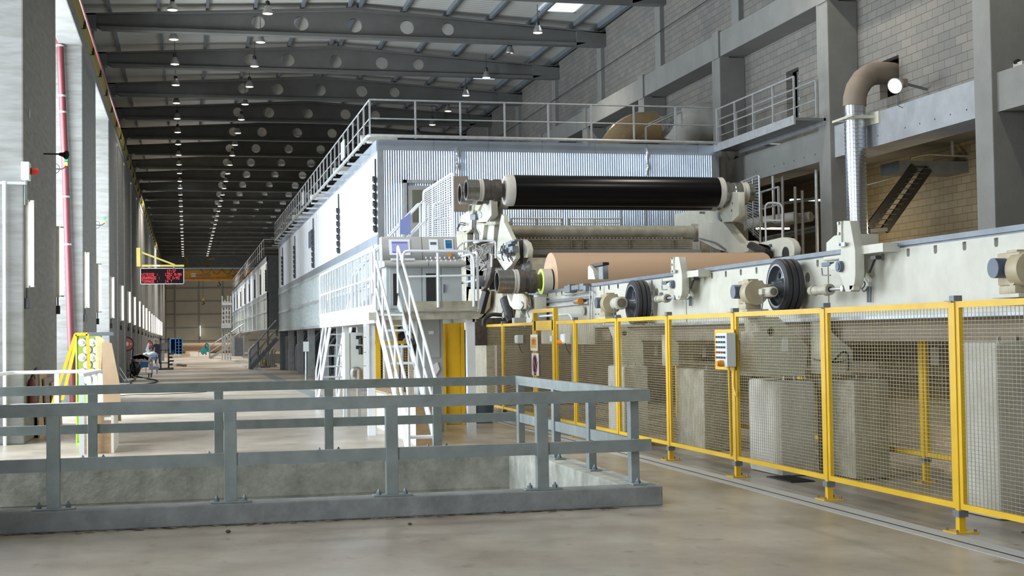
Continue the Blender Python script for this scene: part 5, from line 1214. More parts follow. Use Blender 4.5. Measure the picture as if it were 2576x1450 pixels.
# ================================================================ LED BOARD
YL = 52.0
a, b = P(353, 675, 'y', YL), P(463, 715, 'y', YL)
t = thing('led_display', 'black display board with red production figures hanging from a yellow wall bracket', 'display', ((a.x+b.x)/2, YL, b.z))
obj('case', MB().box((a.x, YL, b.z), (b.x, YL+.15, a.z)), 'ledb', t)
fr = MB(); w_ = .02
fr.box((a.x, YL-.01, a.z-w_), (b.x, YL+.01, a.z)).box((a.x, YL-.01, b.z), (b.x, YL+.01, b.z+w_)).box((a.x, YL-.01, b.z), (a.x+w_, YL+.01, a.z)).box((b.x-w_, YL-.01, b.z), (b.x, YL+.01, a.z))
obj('frame', fr, 'galvl', t)
H_ = a.z-b.z; W_ = b.x-a.x
tx = MB()
FONT = {'0': 'EHHHHHE', '1': '4C4444E', '2': 'EH1248V', '3': 'EH16' '1HE', '4': '26AIV22', '5': 'VGU11HE', '7': 'V124888', '9': 'EHHF12C', ':': '0440440', '/': '01248G0',
        'V': 'HHHHHA4', 'I': 'E44444E', 'T': 'V444444', 'E': 'VGGUGGV', 'S': 'FGGE11U', 'G': 'EHGJHHE', 'R': 'UHHUIHH', 'A': '4AHHVHH', 'M': 'HRLLHHH', 'N': 'HPLJHHH', 'O': 'EHHHHHE'}
DIG = '0123456789ABCDEFGHIJKLMNOPQRSTUV'
dp = H_*.0248; dw = W_/23/6.1
for s_, col_, row_ in (('17:37', 14, 0), ('VITESSE :', .5, 1), ('1252 M/MN', 13, 1), ('GRAMMAGE :', .5, 2), (' 92 G/M2', 13, 2), ('TONNAGE :', .5, 3), ('14 T', 13, 3)):
    for ci, ch in enumerate(s_):
        if ch == ' ': continue
        for ry, cc in enumerate(FONT[ch]):
            bits = DIG.index(cc)
            for bx in range(5):
                if bits >> (4-bx) & 1:
                    x = a.x+((col_+ci)*6+bx+1)*dw; z = a.z-H_*.105-row_*H_*.21-ry*dp*1.05
                    tx.box((x, YL-.008, z-dp*.92), (x+dw*.94, YL-.001, z))
obj('red_figures', tx, 'led', t)['kind'] = 'stuff'
t = thing('wall_bracket', 'yellow triangular bracket arm holding the display board on the left wall', 'bracket', P(348, 650, 'y', YL))
m_ = MB().bar(P(348, 624, 'y', YL), P(349, 671, 'y', YL), .14, .14)
obj('mast', m_, 'ybus', t)
obj('arm', MB().bar(P(349, 669, 'y', YL), P(463, 669, 'y', YL), .07, .07).bar(P(350, 633, 'y', YL), P(440, 667, 'y', YL), .06, .06), 'ybus', t)
obj('hanger', MB().bar(P(437, 669, 'y', YL), P(437, 676, 'y', YL), .03).bar(P(375, 669, 'y', YL), P(375, 676, 'y', YL), .03), 'steel', t)
lm = MB()
for i in range(5): q = P(386+3.5*i, 670, 'y', YL-.05); lm.box(q, q+V3(.03, .02, .03))
obj('indicator_lamp', lm, 'bulb', t)['kind'] = 'stuff'
# ================================================================ OVERHEAD CRANE
YK = 150
a, b = P(462, 680, 'y', YK), P(620, 701, 'y', YK)
t = thing('overhead_crane', 'orange overhead travelling crane girder with dark lettering spanning the far hall', 'crane', (6, YK, b.z))
obj('girder', MB().box((-2.9, YK, b.z), (16, YK+.9, a.z), .02), 'crane', t)
obj('lower_flange', MB().box((-2.9, YK-.15, b.z-.18), (16, YK+1, b.z)), 'crane', t)
obj('festoon_rail', MB().box((-2.9, YK-.2, a.z+.05), (16, YK-.1, a.z+.25)), 'galvl', t)
fe = MB()
for i in range(9):
    x = 1.5+1.1*i; fe.tube([(x, YK-.25, a.z+.1), (x+.3, YK-.25, a.z-.4), (x+.8, YK-.25, a.z-.4), (x+1.1, YK-.25, a.z+.1)], .025, 5, bend=.3)
obj('festoon_cable', fe, 'dark', t)['kind'] = 'stuff'
u, v = P(481, 688, 'y', YK-.02), P(493, 697, 'y', YK-.02)
obj('logo_plate', MB().box((u.x, YK-.02, v.z), (v.x, YK, u.z)), 'paper', t)
obj('logo_letters', MB().text('KCI', ((u.x+v.x)/2, YK-.03, (u.z+v.z)/2), .26, RXY, .005, .006), 'pink', t)
q = P(511, 693, 'y', YK-.02); obj('maker_name', MB().text('KONECRANES', (q.x, YK-.02, q.z), .24, RXY, .005, .01), 'dust_shade', t)
q = P(592, 693, 'y', YK-.02); obj('crane_code', MB().text('201/MT1/T01', (q.x, YK-.02, q.z), .33, RXY, .005, .01), 'dust_shade', t)
def hook(lab, px, py0, py1, s_):
    t = thing('crane_hook', lab, 'hook', P(px, py1, 'y', YK))
    obj('hoist_rope', MB().bar(P(px-1.5, py0, 'y', YK), P(px-1.5, py1, 'y', YK), .03).bar(P(px+1.5, py0, 'y', YK), P(px+1.5, py1, 'y', YK), .03), 'steel', t)
    q = P(px, py1, 'y', YK)
    obj('hook_block', MB().box(q+V3(-.16*s_, -.1, -.1), q+V3(.16*s_, .1, .25*s_), .03), 'crane', t)
    obj('hook', MB().tube([q+V3(0, 0, -.1), q+V3(0, 0, -.3*s_), q+V3(.2*s_, 0, -.45*s_), q+V3(0, 0, -.62*s_), q+V3(-.2*s_, 0, -.5*s_)], .05, 8, bend=.15), 'dark', t, True)
hook('crane hook on short ropes just under the orange girder', 551, 699, 706, 1.0)
hook('crane hook on long ropes in front of the far end wall', 511, 702, 755, .8)
t = thing('maintenance_gantry', 'grey steel posts and walkway frame above the orange crane girder', 'gantry', P(470, 680, 'y', YK+2))
m_ = MB()
for pts in (((463, 648), (470, 652), (472, 680)), ((540, 650), (522, 651), (522, 680))):
    obj('bent_pipe', MB().tube([P(*q, 'y', YK+1) for q in pts], .12, 8, bend=.2), 'ybus', t, True)
# ================================================================ FAR HALL OBJECTS
def at0(px, py): return P(px, py, 'z', 0)
q = P(510, 872, 'y', 158)
t = thing('paper_roll', 'long brown paper roll lying on the floor before the far end wall', 'roll', (3.5, 158, .0))
obj('paper', MB().lathe((P(456, 870, 'y', 158).x, 158, .75), (1, 0, 0), [(0, .1), (0, .55), (.03, .57), (6.5, .57), (6.5, .1)], 32), 'kraft', t, True)
obj('cradle', MB().box((P(462, 870, 'y', 158).x, 157.6, 0), (P(464, 870, 'y', 158).x+.3, 158.4, .3)).box((5.0, 157.6, 0), (5.4, 158.4, .3)), 'steel', t)
random.seed(3)
for i in range(16):
    px = 458+i*4.2; Y = 146+random.random()*8; x = P(px, 890, 'y', Y).x; w_ = .22+random.random()*.3; h_ = .2+random.random()*.4
    t = thing('cardboard_box' if i % 3 else 'wooden_pallet', ['small pallet stacked on the far floor', 'small pale carton among the clutter on the far floor', 'small brown carton among the clutter on the far floor'][i % 3], ['pallet', 'box', 'box'][i % 3], (x, Y, 0), 'cartons and pallets on the far floor')
    if i % 3: obj('carton', MB().box((x-w_, Y-.3, 0), (x+w_, Y+.3, h_)), 'woodl' if i % 3 == 1 else 'card', t)
    else:
        m_ = MB().box((x-w_, Y-.4, .12), (x+w_, Y+.4, .16)).box((x-w_, Y-.4, 0), (x-w_+.1, Y+.4, .12)).box((x+w_-.1, Y-.4, 0), (x+w_, Y+.4, .12)); obj('boards', m_, 'wood', t)
def boxpx(m_, px0_, py0_, px1_, py1_, Y, th):
    a, b = P(px0_, py1_, 'y', Y), P(px1_, py0_, 'y', Y); m_.box((a.x, Y, a.z), (b.x, Y+th, b.z)); return m_
Y = 140
t = thing('storage_cabinet', 'dark blue open storage racks at the far left end of the floor', 'cabinet', P(443, 893, 'y', Y))
m_ = MB(); boxpx(m_, 428, 852, 459, 854, Y, 1)
for q in (428, 441, 449, 457.5): boxpx(m_, q, 852, q+1.5, 892, Y, 1)
for q in (861, 869, 877, 885, 891): boxpx(m_, 442, q, 459, q+1, Y, 1)
obj('frame', m_, 'blue', t); obj('back_panel', boxpx(MB(), 428, 853, 458, 891, Y+1, .05), 'navy', t)
Y = 135
t = thing('floor_machine', 'small teal floor machine standing before the far paper roll', 'machine', P(513, 892, 'y', Y))
obj('body', boxpx(MB(), 506, 877, 519, 891, Y, .6), 'teal', t)
obj('hood', boxpx(MB(), 520, 868, 529, 885, Y+.2, .4), 'teal', t); obj('handle', MB().tube([P(518, 877, 'y', Y), P(516, 868, 'y', Y), P(520, 864, 'y', Y), P(524, 868, 'y', Y)], .05, 8, bend=.2), 'dark', t, True)
obj('wheel', MB().cyl(P(509, 891, 'y', Y)+V3(0, -.05, .02), P(509, 891, 'y', Y)+V3(.1, -.05, .02), .12, n=16).cyl(P(517, 891, 'y', Y)+V3(0, -.05, .02), P(517, 891, 'y', Y)+V3(.1, -.05, .02), .12, n=16), 'dark', t)
q = at0(530, 897)
stair('floor_stair', 'white railed steel stair at the far end leading up beside the scaffold', (6.0, 128, 2.6), (P(527, 895, 'y', 128).x, 128, 0), 1.3, 9, along='x', mt='galvl', h=1.1, rail_r=.05)
# scaffold tower
Y = 120
t = thing('lift_tower', 'tall grey lattice tower with work platform at the far end of the second hood', 'tower', P(570, 895, 'y', Y))
m_ = MB()
for q in (559, 566, 573, 580):
    m_.bar(P(q, 745 if q != 566 else 755, 'y', Y), V3(P(q, 893, 'y', Y).x, Y, 0), .09)
for i in range(12):
    z = 760+11*i; m_.bar(P(559, z, 'y', Y), P(580, z, 'y', Y), .07); m_.bar(P(559, z, 'y', Y), P(573, z+11, 'y', Y), .05)
obj('lattice', m_, 'galvl', t)
obj('work_platform', boxpx(boxpx(MB(), 557, 815, 582, 826, Y-.5, 1.2), 558, 762, 583, 768, Y-.3, 1), 'galvl', t)
# dark stair in front of the gap between hoods
Yd = 78
stair('floor_stair', 'dark grey steel stair with double handrails in front of the second hood', (P(697, 858, 'y', 80).x, 80, 1.75), (P(628, 926, 'y', 80).x, 80, 0), .9, 7, along='x', mt='steel', h=1.05, rail_r=.03)
t = thing('control_desk', 'grey slanted control desk under the dark floor stair', 'desk', P(640, 926, 'y', 82))
obj('body', MB().plate(polyy([(626, 926), (626, 880), (640, 866), (652, 866), (652, 926)], 82), 'y', 82, 82.6), 'galvl', t)
obj('label_plate', boxpx(MB(), 629, 905, 632, 912, 81.97, .03), 'gauge', t)
t = thing('gas_bottle', 'small yellow bottle standing under the dark floor stair', 'bottle', P(667, 925, 'y', 84))
c_ = P(667, 921, 'y', 84); obj('bottle', MB().lathe((c_.x, 84, c_.z), (0, 0, 1), [(0, .001), (0, .11), (.25, .12), (.34, .05), (.38, .04), (.38, .001)], 16), 'ybus', t, True)
obj('stand', MB().box((c_.x-.3, 83.8, 0), (c_.x+.3, 84.2, c_.z)), 'steel', t)
t = thing('pump_skid', 'grey pump skid with pipes beside the yellow bottle', 'machine', P(685, 926, 'y', 85))
m_ = boxpx(MB(), 652, 918, 697, 927, 85, .8)
for i in range(8): a = 655+i*5; m_.tube([P(a, 920, 'y', 85.2), P(a, 880+8*(i % 3), 'y', 85.2), P(a+4, 876+6*(i % 2), 'y', 85.2)], .05, 8, bend=.2)
obj('pipes', m_, 'galvl', t)
t = thing('access_panel', 'dark concrete-grey casing at the foot of the second hood', 'casing', P(600, 897, 'y', 112))
obj('casing', boxpx(MB(), 590, 850, 612, 897, 112, 1.5), 'steel', t); obj('edge_frame', boxpx(boxpx(MB(), 583, 845, 590, 897, 111.8, .3), 612, 845, 615, 897, 111.8, .3), 'galvl', t)
t = thing('cage_ladder', 'pale caged ladder standing under the second hood', 'ladder', P(617, 900, 'y', 104))
m_ = MB().bar(P(614, 852, 'y', 104), P(614, 901, 'y', 104), .07).bar(P(624, 852, 'y', 104), P(624, 901, 'y', 104), .07)
for i in range(9): m_.bar(P(614, 856+5*i, 'y', 104), P(624, 856+5*i, 'y', 104), .05)
obj('rails', m_, 'galvl', t)
# sign post box
q = at0(770, 958)
t = thing('post_box', 'grey control box on a single floor post beside the large hood', 'box', q)
obj('post', MB().cyl(q, P(770, 884, 'y', q.y), .05, n=12), 'galvl', t, True); obj('housing', boxpx(MB(), 764, 860, 777, 885, q.y-.08, .2), 'pale', t)
# left clutter
for i, (px, py, r_, Y) in enumerate(((318, 866, .34, 66.5), (373, 868, .33, 104), (439, 870, .33, 150))):
    c_ = P(px, py, 'y', Y); t = thing('hose_reel', ['large red hose reel on the left wall nearest to the camera', 'red hose reel with a plastic sheet hanging before it', 'small distant red hose reel by the blue racks'][i], 'hose reel', c_, 'red hose reels on the left side')
    obj('disc', MB().lathe(c_, (0, -1, 0), [(0, .001), (0, r_*.86), (.05, r_*.88), (.05, .001)], 32), 'reel', t, True)
    obj('rim', MB().lathe(c_, (0, -1, 0), [(-.12, r_*.84), (-.12, r_), (.06, r_), (.06, r_*.86)], 32), 'dark', t, True)
    obj('hub', MB().lathe(c_, (0, -1, 0), [(.05, r_*.3), (.08, r_*.28), (.08, .001)], 20), 'white', t, True)
    sl_ = MB()
    for k_ in range(3):
        aa = 2*PI*k_/3; u = c_+V3(math.cos(aa)*r_*.6, -.055, math.sin(aa)*r_*.6); sl_.box(u-V3(.04, .003, .04), u+V3(.04, .003, .04))
    obj('slot', sl_, 'insul', t)
    if i < 2: obj('hanging_hose', MB().tube([c_+V3(-r_*.5, -.1, -r_*.7), c_+V3(-r_*.4, -.15, -1.1), c_+V3(r_*.6, -.1, -1.3), c_+V3(r_*.9, -.1, -.2)], .03, 8, bend=.4), 'dark', t, True)
    obj('wall_plate', MB().box((-2.71, Y-.05, c_.z-.3), (c_.x, Y+.1, c_.z+.3)), 'steel', t)
Yt = at0(350, 950).y
X_ = lambda px, py=930: P(px, py, 'y', Yt)
t = thing('service_trolley', 'steel trolley with blue panel and casters carrying opened cartons', 'trolley', X_(350, 950))
m_ = MB()
for q in (323, 382): m_.bar(X_(q, 908), X_(q, 944), .05); m_.bar(X_(q, 908)+V3(0, .7, 0), X_(q, 944)+V3(0, .7, 0), .05)
m_.bar(X_(323, 909), X_(382, 909), .05); m_.bar(X_(323, 942), X_(382, 942), .05)
obj('frame', m_, 'galvl', t); obj('blue_panel', boxpx(MB(), 353, 911, 373, 925, Yt-.05, .04), 'blue', t); obj('grey_panel', boxpx(MB(), 375, 914, 385, 931, Yt-.06, .04), 'galvl', t)
obj('shelf', MB().box(X_(323, 912), X_(382, 911)+V3(0, .7, 0)).box(X_(323, 940), X_(382, 939)+V3(0, .7, 0)), 'steel', t)
for q in (328, 374, 380): obj('caster', MB().cyl(V3(X_(q).x-.02, Yt, .1), V3(X_(q).x+.03, Yt, .1), .1, n=16), 'dark', t)
t = thing('bin_bag', 'full black bin bag hanging on the left end of the trolley', 'bag', X_(340, 945))
bm_ = MB(); bmesh.ops.create_icosphere(bm_.bm, subdivisions=3, radius=1)
c_ = X_(340, 927)
for v in bm_.bm.verts:
    n_ = v.co.copy(); f_ = 1+.12*math.sin(9*n_.x+3*n_.z)+.1*math.sin(7*n_.z+5*n_.y)
    v.co = c_+V3(n_.x*.24*f_, n_.y*.22*f_-.25, n_.z*.36*f_*(1 if n_.z < 0 else .9))
obj('bag', bm_, 'bag', t, True)
obj('gathered_top', MB().tube([c_+V3(-.05, -.25, .28), c_+V3(-.1, -.22, .42)], .08, 10), 'bag', t)
for i in range(5):
    a = X_(338+i*8, 905); s_ = .16+.05*(i % 2)
    tag(obj('open_carton', MB().box(a+V3(-s_, .1, 0), a+V3(s_, .5, .16+.04*i % .1), rz=Matrix.Rotation(.3*i-.5, 4, 'Y')), 'card' if i % 2 else 'woodl'), 'opened carton piled on the service trolley, ' + ['leftmost', 'second from left', 'middle', 'second from right', 'rightmost'][i], 'carton', 'opened cartons on the trolley')
t = thing('steel_rack', 'tall narrow grey steel rack holding a white cylinder beyond the trolley', 'rack', at0(413, 931))
Y = at0(413, 931).y; m_ = MB()
for q in (402, 422): boxpx(m_, q, 850, q+4, 930, Y, .12); boxpx(m_, q+1, 853, q+4, 925, Y+1.2, .12)
for q in (853, 880, 912, 927): boxpx(m_, 402, q, 426, q+3, Y, .12)
boxpx(m_, 398, 926, 436, 932, Y-.1, 1.6)
obj('frame', m_, 'steel', t)
c_ = P(409, 909, 'y', Y-.15); obj('white_cylinder', MB().cyl(c_, c_+V3(0, 0, P(409, 889, 'y', Y).z-c_.z), .095, n=24), 'white', t, True)
for i in range(4): obj('metal_sheet', boxpx(MB(), 424, 889+9*i, 437-(i % 2)*3, 893+9*i, Y-.2, .9), 'darkw', t)
t = thing('plastic_sheeting', 'heap of bluish plastic film and boards beside the trolley', 'sheeting', at0(385, 931))
Y = Yt+6; bm_ = MB(); bmesh.ops.create_icosphere(bm_.bm, subdivisions=3, radius=1); c_ = P(378, 893, 'y', Y)
for v in bm_.bm.verts:
    n_ = v.co.copy(); f_ = 1+.2*math.sin(8*n_.x+5*n_.z)*math.cos(6*n_.y); v.co = c_+V3(n_.x*.36*f_, n_.y*.4, n_.z*.15*f_)
obj('film', bm_, 'plastic', t, True)
obj('hanging_sheet', MB().plate(polyy([(369, 888), (366, 880), (372, 864), (375, 863), (374, 878), (377, 888)], Y-.3), 'y', Y-.3, Y-.28), 'white', t)
obj('board', boxpx(boxpx(MB(), 376, 899, 396, 905, Y, 1), 383, 922, 398, 930, Y-1, 1.5), 'lav', t)
obj('legs', boxpx(boxpx(MB(), 366, 898, 368, 940, Y, .1), 394, 898, 396, 940, Y, .1), 'steel', t)
tag(obj('wooden_beam', MB().bar(at0(434, 920)+V3(0, 0, .08), at0(466, 923)+V3(0, 0, .08), .2, .14), 'dust_shade'), 'dark wooden beam lying on the open floor beside the rack', 'beam')
hs_ = MB().tube([at0(q, r_)+V3(0, 0, .03) for q, r_ in ((340, 948), (352, 951), (372, 955), (392, 958), (398, 961), (390, 965), (365, 969), (338, 970), (320, 970))], .028, 8, bend=1.2)
hs_.tube([at0(q, r_)+V3(0, 0, .03) for q, r_ in ((330, 946), (341, 957), (330, 962), (328, 969), (336, 971))], .028, 8, bend=.8)
tag(obj('floor_hose', hs_, 'dark'), 'dark hose looped on the floor in front of the trolley', 'hose')
tag(obj('floor_cable', MB().tube([at0(q, r_)+V3(0, 0, .012) for q, r_ in ((300, 997), (340, 994), (420, 993), (480, 990), (520, 987))], .012, 6, bend=.6), 'dark'), 'thin dark cable lying across the bright floor behind the pit rail', 'cable')
tp = at0(324, 963)
t = thing('metal_tripod', 'thin grey metal prop stand leaning by the cardboard sheet', 'stand', tp)
obj('leg', MB().tube([P(300, 925, 'y', tp.y), V3(tp.x, tp.y, .02)], .03, 8).tube([P(300, 940, 'y', tp.y), V3(tp.x-.15, tp.y, .02)], .03, 8), 'galvl', t)
obj('base', MB().box((tp.x-.35, tp.y-.2, 0), (tp.x+.1, tp.y+.2, .04)), 'steel', t)
# ---------------- person
def person():
    Y = 104.0; b0 = P(396, 900, 'y', Y)
    t = thing('person', 'person in a dark navy shirt bending over the clutter by the left wall', 'person', (b0.x, Y, 0))
    me = bpy.data.meshes.new('body'); o = bpy.data.objects.new('body', me); C.objects.link(o)
    vs = [(0, 0, .92), (0, 0, 1.15), (-.03, -.05, 1.38), (-.05, -.08, 1.47), (-.06, -.1, 1.56), (-.065, -.12, 1.66),
          (.17, -.05, 1.38), (.26, -.1, 1.12), (.2, -.3, .96), (-.21, -.08, 1.38), (-.3, -.15, 1.12), (-.2, -.34, .98),
          (.1, 0, .86), (.12, .0, .48), (.12, .04, .08), (.12, -.1, .04), (-.1, 0, .86), (-.12, -.02, .48), (-.13, .03, .08), (-.13, -.11, .04)]
    ed = [(0, 1), (1, 2), (2, 3), (3, 4), (4, 5), (2, 6), (6, 7), (7, 8), (2, 9), (9, 10), (10, 11), (0, 12), (12, 13), (13, 14), (14, 15), (0, 16), (16, 17), (17, 18), (18, 19)]
    rr = [.15, .15, .16, .06, .095, .08, .07, .05, .035, .07, .05, .035, .1, .07, .05, .04, .1, .07, .05, .04]
    me.from_pydata([(x+b0.x, y+Y, z) for x, y, z in vs], ed, [])
    sk = o.modifiers.new('s', 'SKIN'); 
    for i, r in enumerate(rr): me.skin_vertices[0].data[i].radius = (r, r*.8 if i < 3 else r)
    me.skin_vertices[0].data[0].use_root = True
    o.modifiers.new('u', 'SUBSURF').levels = 2
    bpy.context.view_layer.update(); dg = bpy.context.evaluated_depsgraph_get()
    m2 = bpy.data.meshes.new_from_object(o.evaluated_get(dg)); bpy.data.objects.remove(o)
    mats_ = [K['navy'], K['skin']]
    for q in mats_: m2.materials.append(q)
    for p_ in m2.polygons:
        p_.use_smooth = True; c_ = p_.center
        p_.material_index = 1 if (c_.z > 1.46 or (c_.y < Y-.26 and .85 < c_.z < 1.05)) else 0
    for v in m2.vertices: v.co -= Vector((b0.x, Y, 0))
    o = bpy.data.objects.new('body', m2); C.objects.link(o); o.parent = t; WL[o.name] = Vector((b0.x, Y, 0))
    hc = V3(b0.x-.065, Y-.1, 1.64); bm_ = MB(); bmesh.ops.create_uvsphere(bm_.bm, u_segments=16, v_segments=10, radius=.105)
    bmesh.ops.translate(bm_.bm, vec=hc+V3(0, .02, .03), verts=bm_.bm.verts); obj('hair', bm_, 'dust_shade', t, True)
person()
# ---------------- lime rack, cardboard, A-frame, rails by the stairwell
Yg = 24.5
G = lambda px, py, Y=Yg: P(px, py, 'y', Y)
t = thing('canister_rack', 'lime yellow rack with added glow holding rows of white canisters behind the pit rail', 'rack', (G(222, 900).x, Yg, 0))
a, b = G(193, 846), G(250, 900)
obj('back_panel', MB().box((a.x, Yg+.35, .0), (b.x, Yg+.4, a.z)), 'lime', t)  # panel glows to stand in for yellow light on the rack
obj('side_panel', MB().box((a.x-.02, Yg, .0), (a.x, Yg+.4, a.z)).box((b.x, Yg, .0), (b.x+.02, Yg+.4, a.z)), 'limes', t)
obj('shelf', MB().box((a.x, Yg, .0), (b.x, Yg+.4, .04)).box((a.x, Yg, .85), (b.x, Yg+.4, .87)), 'limes', t)
obj('top_rail', MB().box((G(190, 842).x, Yg-.02, a.z), (G(284, 842).x, Yg+.45, a.z+.06)), 'steel', t)
n_ = 0
for j in range(7):
    for i in range(2):
        px = (207, 232) if j % 2 == 0 else (220, 244)
        c_ = G(px[i], 862+j*19); n_ += 1
        o = thing('white_canister', 'round white canister lying in the lime rack, %s column, %s from the top' % (('left', 'right')[i], ('first', 'second', 'third', 'fourth', 'fifth', 'sixth', 'seventh')[j]), 'canister', c_, 'white canisters in the lime rack')
        obj('drum', MB().lathe(c_+V3(0, .3, 0), (0, -1, 0), [(0, .05), (0, .066), (.02, .07), (.3, .07), (.33, .058), (.33, .001)], 20), 'lime' if False else 'white', o, True)
        obj('cap', MB().lathe(c_+V3(0, -.03, 0), (0, -1, 0), [(0, .03), (.02, .028), (.02, .001)], 12), 'insul', o, True)
t = thing('translucent_sheet', 'pale yellow translucent film draped beside the lime rack', 'sheet', G(262, 900))
obj('film', MB().plate(polyy([(240, 846), (254, 848), (268, 862), (264, 900), (280, 1115), (240, 1115)], Yg-.1), 'y', Yg-.1, Yg-.09), 'film', t)
Yc = 24.0
t = thing('cardboard_sheet', 'tall folded brown cardboard sheet standing beside the lime rack', 'cardboard', (G(280, 990, Yc).x, Yc, 0))
A = [G(257, 856, Yc), G(280, 862, Yc), G(303, 1010, Yc), G(258, 1010, Yc)]
m_ = MB(); m_.plate(polyy([(256, 866), (262, 858), (281, 864), (302, 970), (305, 1060), (262, 1060), (258, 940)], Yc), 'y', Yc, Yc+.02)
obj('front_face', m_, 'card', t)
obj('fold', MB().quad(G(257, 866, Yc), G(262, 858, Yc), V3(G(262, 1060, Yc).x, Yc, .0), V3(G(262, 1060, Yc).x-.12, Yc+.25, 0), V3(G(257, 866, Yc).x-.06, Yc+.2, 1.5)), 'wood', t)
t = thing('yellow_trestle', 'yellow square-tube A-frame trestle with splayed legs beside the lime rack', 'trestle', (G(180, 990).x, Yg-.5, 0))
Ye = Yg-.4; m_ = MB()
T1, T2 = G(190, 842, Ye), G(220, 841, Ye)
m_.bar(T1, T2, .05).bar(T1, G(128, 1030, Ye), .05).bar(T2, G(228, 1030, Ye), .05).bar(T1+V3(0, .5, 0), G(150, 1010, Ye)+V3(0, .5, 0), .05).bar(T1, T1+V3(0, .5, 0), .04)
obj('frame', m_, 'yellow', t)
t = thing('brown_crate', 'brown plywood crate with lighter side standing under the cardboard sheet', 'crate', at0(243, 1142))
a = at0(204, 1140); y_ = 22.6; x0, x1 = P(204, 1100, 'y', y_).x, P(283, 1100, 'y', y_).x; zz = P(240, 1043, 'y', y_).z
obj('body', MB().box((x0, y_, 0), (x1, y_+1.6, zz), .005), 'wood', t)
obj('side_board', MB().box((x1, y_, .0), (x1+.02, y_+1.6, zz)).box((x1-.02, y_-.012, 0), (x1+.02, y_, zz)), 'woodl', t)
obj('label', MB().box((P(262, 1052, 'y', y_).x, y_-.01, P(262, 1058, 'y', y_).z), (P(282, 1052, 'y', y_).x, y_-.004, P(262, 1050, 'y', y_).z)), 'paper', t)
Yr = 27.5
t = thing('stairwell_guardrail', 'white painted double pipe guardrail around the stairwell on the far left', 'guardrail', (P(140, 1000, 'y', 23).x, 23, 0))
zt3 = 1.26
rp_ = [P(-40, 945, 'z', zt3), P(30, 930, 'z', zt3), P(255, 927, 'z', zt3), P(205, 942, 'z', zt3)]
rp_ = [V3(P(-60, 950, 'y', 20.6).x, 20.6, zt3), V3(P(28, 930, 'y', 23.4).x, 23.4, zt3), V3(P(255, 927, 'y', 23.4).x, 23.4, zt3), V3(P(205, 942, 'y', 20.8).x, 20.8, zt3)]
obj('top_rail', MB().tube(rp_, .03, 10, bend=.1), 'white', t, True); obj('mid_rail', MB().tube([p_+V3(0, 0, -.52) for p_ in rp_], .022, 8, bend=.1), 'white', t, True)
for u, v in ((rp_[0].lerp(rp_[1], .1), 0), (rp_[0].lerp(rp_[1], .55), 0), (rp_[1].lerp(rp_[2], .5), 0), (rp_[2].lerp(rp_[3], .05), 0), (rp_[2].lerp(rp_[3], .35), 0), (rp_[2].lerp(rp_[3], .65), 0), (rp_[3], 0)):
    obj('post', MB().box((u.x-.035, u.y-.012, 0), (u.x+.035, u.y+.012, zt3)), 'white', t)
a = P(83, 965, 'x', -2.6)
t = thing('fire_extinguisher', 'red fire extinguisher with black hose on the near left pier', 'fire extinguisher', (-2.6, a.y, .5))
cy_ = a.y; obj('cylinder', MB().lathe((-2.62, cy_, .5), (0, 0, 1), [(0, .001), (0, .07), (.5, .075), (.58, .06), (.62, .025), (.66, .02), (.66, .001)], 24), 'redp', t, True)
obj('hose', MB().tube([(-2.62, cy_, 1.14), (-2.55, cy_-.1, 1.28), (-2.5, cy_-.2, 1.3), (-2.48, cy_-.22, 1.0), (-2.5, cy_-.2, .7)], .02, 8, bend=.12), 'dark', t, True)
obj('label_band', MB().lathe((-2.62, cy_, .82), (0, 0, 1), [(0, .077), (.12, .077)], 24), 'ybus', t, True)
t = thing('plywood_sheets', 'dark brown plywood panels leaning against the near left pier', 'panels', (-2.6, 28, 0))
for i in range(3): obj('panel', MB().box((-2.66+.05*i, 26.6+.9*i, 0), (-2.63+.05*i, 28.6+.8*i, 1.15-.1*i), rz=Matrix.Rotation(-.05, 4, 'Y')), ('wood', 'dust_shade', 'wood')[i], t)
# ---------------- pier fittings
pr_ = [P(*q, 'y', 38.95) for q in ((130, 62), (150, 90), (163, 394), (176, 788), (184, 960))]
pr_[-1].z = .02; pr_[0] = pr_[1]+V3(-.5, 0, .35)
t = thing('drain_pipe', 'dark red vertical pipe on the lit face of the second left pier', 'pipe', pr_[-1])
obj('pipe', MB().tube(pr_, .09, 14, bend=.25), 'redp', t, True)
cl_ = MB()
for py in (118, 245, 286, 500, 620): 
    c_ = pr_[1].lerp(pr_[3], (py-90)/700); cl_.cyl(c_, c_+V3(0, 0, .05), .11, n=16)
obj('pipe_clamp', cl_, 'galvl', t)['kind'] = 'stuff'
for i, (px, py, Y, X) in enumerate(((166, 405, 37.5, None), (263, 552, 52.0, None))):
    c_ = P(px, py, 'y', Y); t = thing('signal_light', ['three-colour signal light on a looped bracket beside the red pipe', 'small green and yellow signal light on a looped arm, farther pier'][i], 'signal light', c_)
    s_ = .05
    for j, mt in enumerate(('ybus', 'green', 'reds') if i == 0 else ('ybus', 'green')): obj('lens', MB().box(c_+V3(-s_, -s_, -.13+.12*j), c_+V3(s_, s_, -.03+.12*j), .01), mt, t)
    obj('arm', MB().tube([c_+V3(0, 0, -.13), c_+V3(-.1, 0, -.22), c_+V3(-.5, 0, -.2), (min(-2.6, c_.x-.3), Y, c_.z-.2)], .02, 6, bend=.08), 'dark', t)
    obj('cable_loop', MB().tube([c_+V3(-.28+.12*math.cos(2*PI*q/12), 0, -.2+.13*math.sin(2*PI*q/12)) for q in range(13)], .012, 6), 'dark', t)
a = P(60, 430, 'x', -2.68)
t = thing('alarm_beacon', 'pale box with red alarm lens on the near left pier', 'beacon', a)
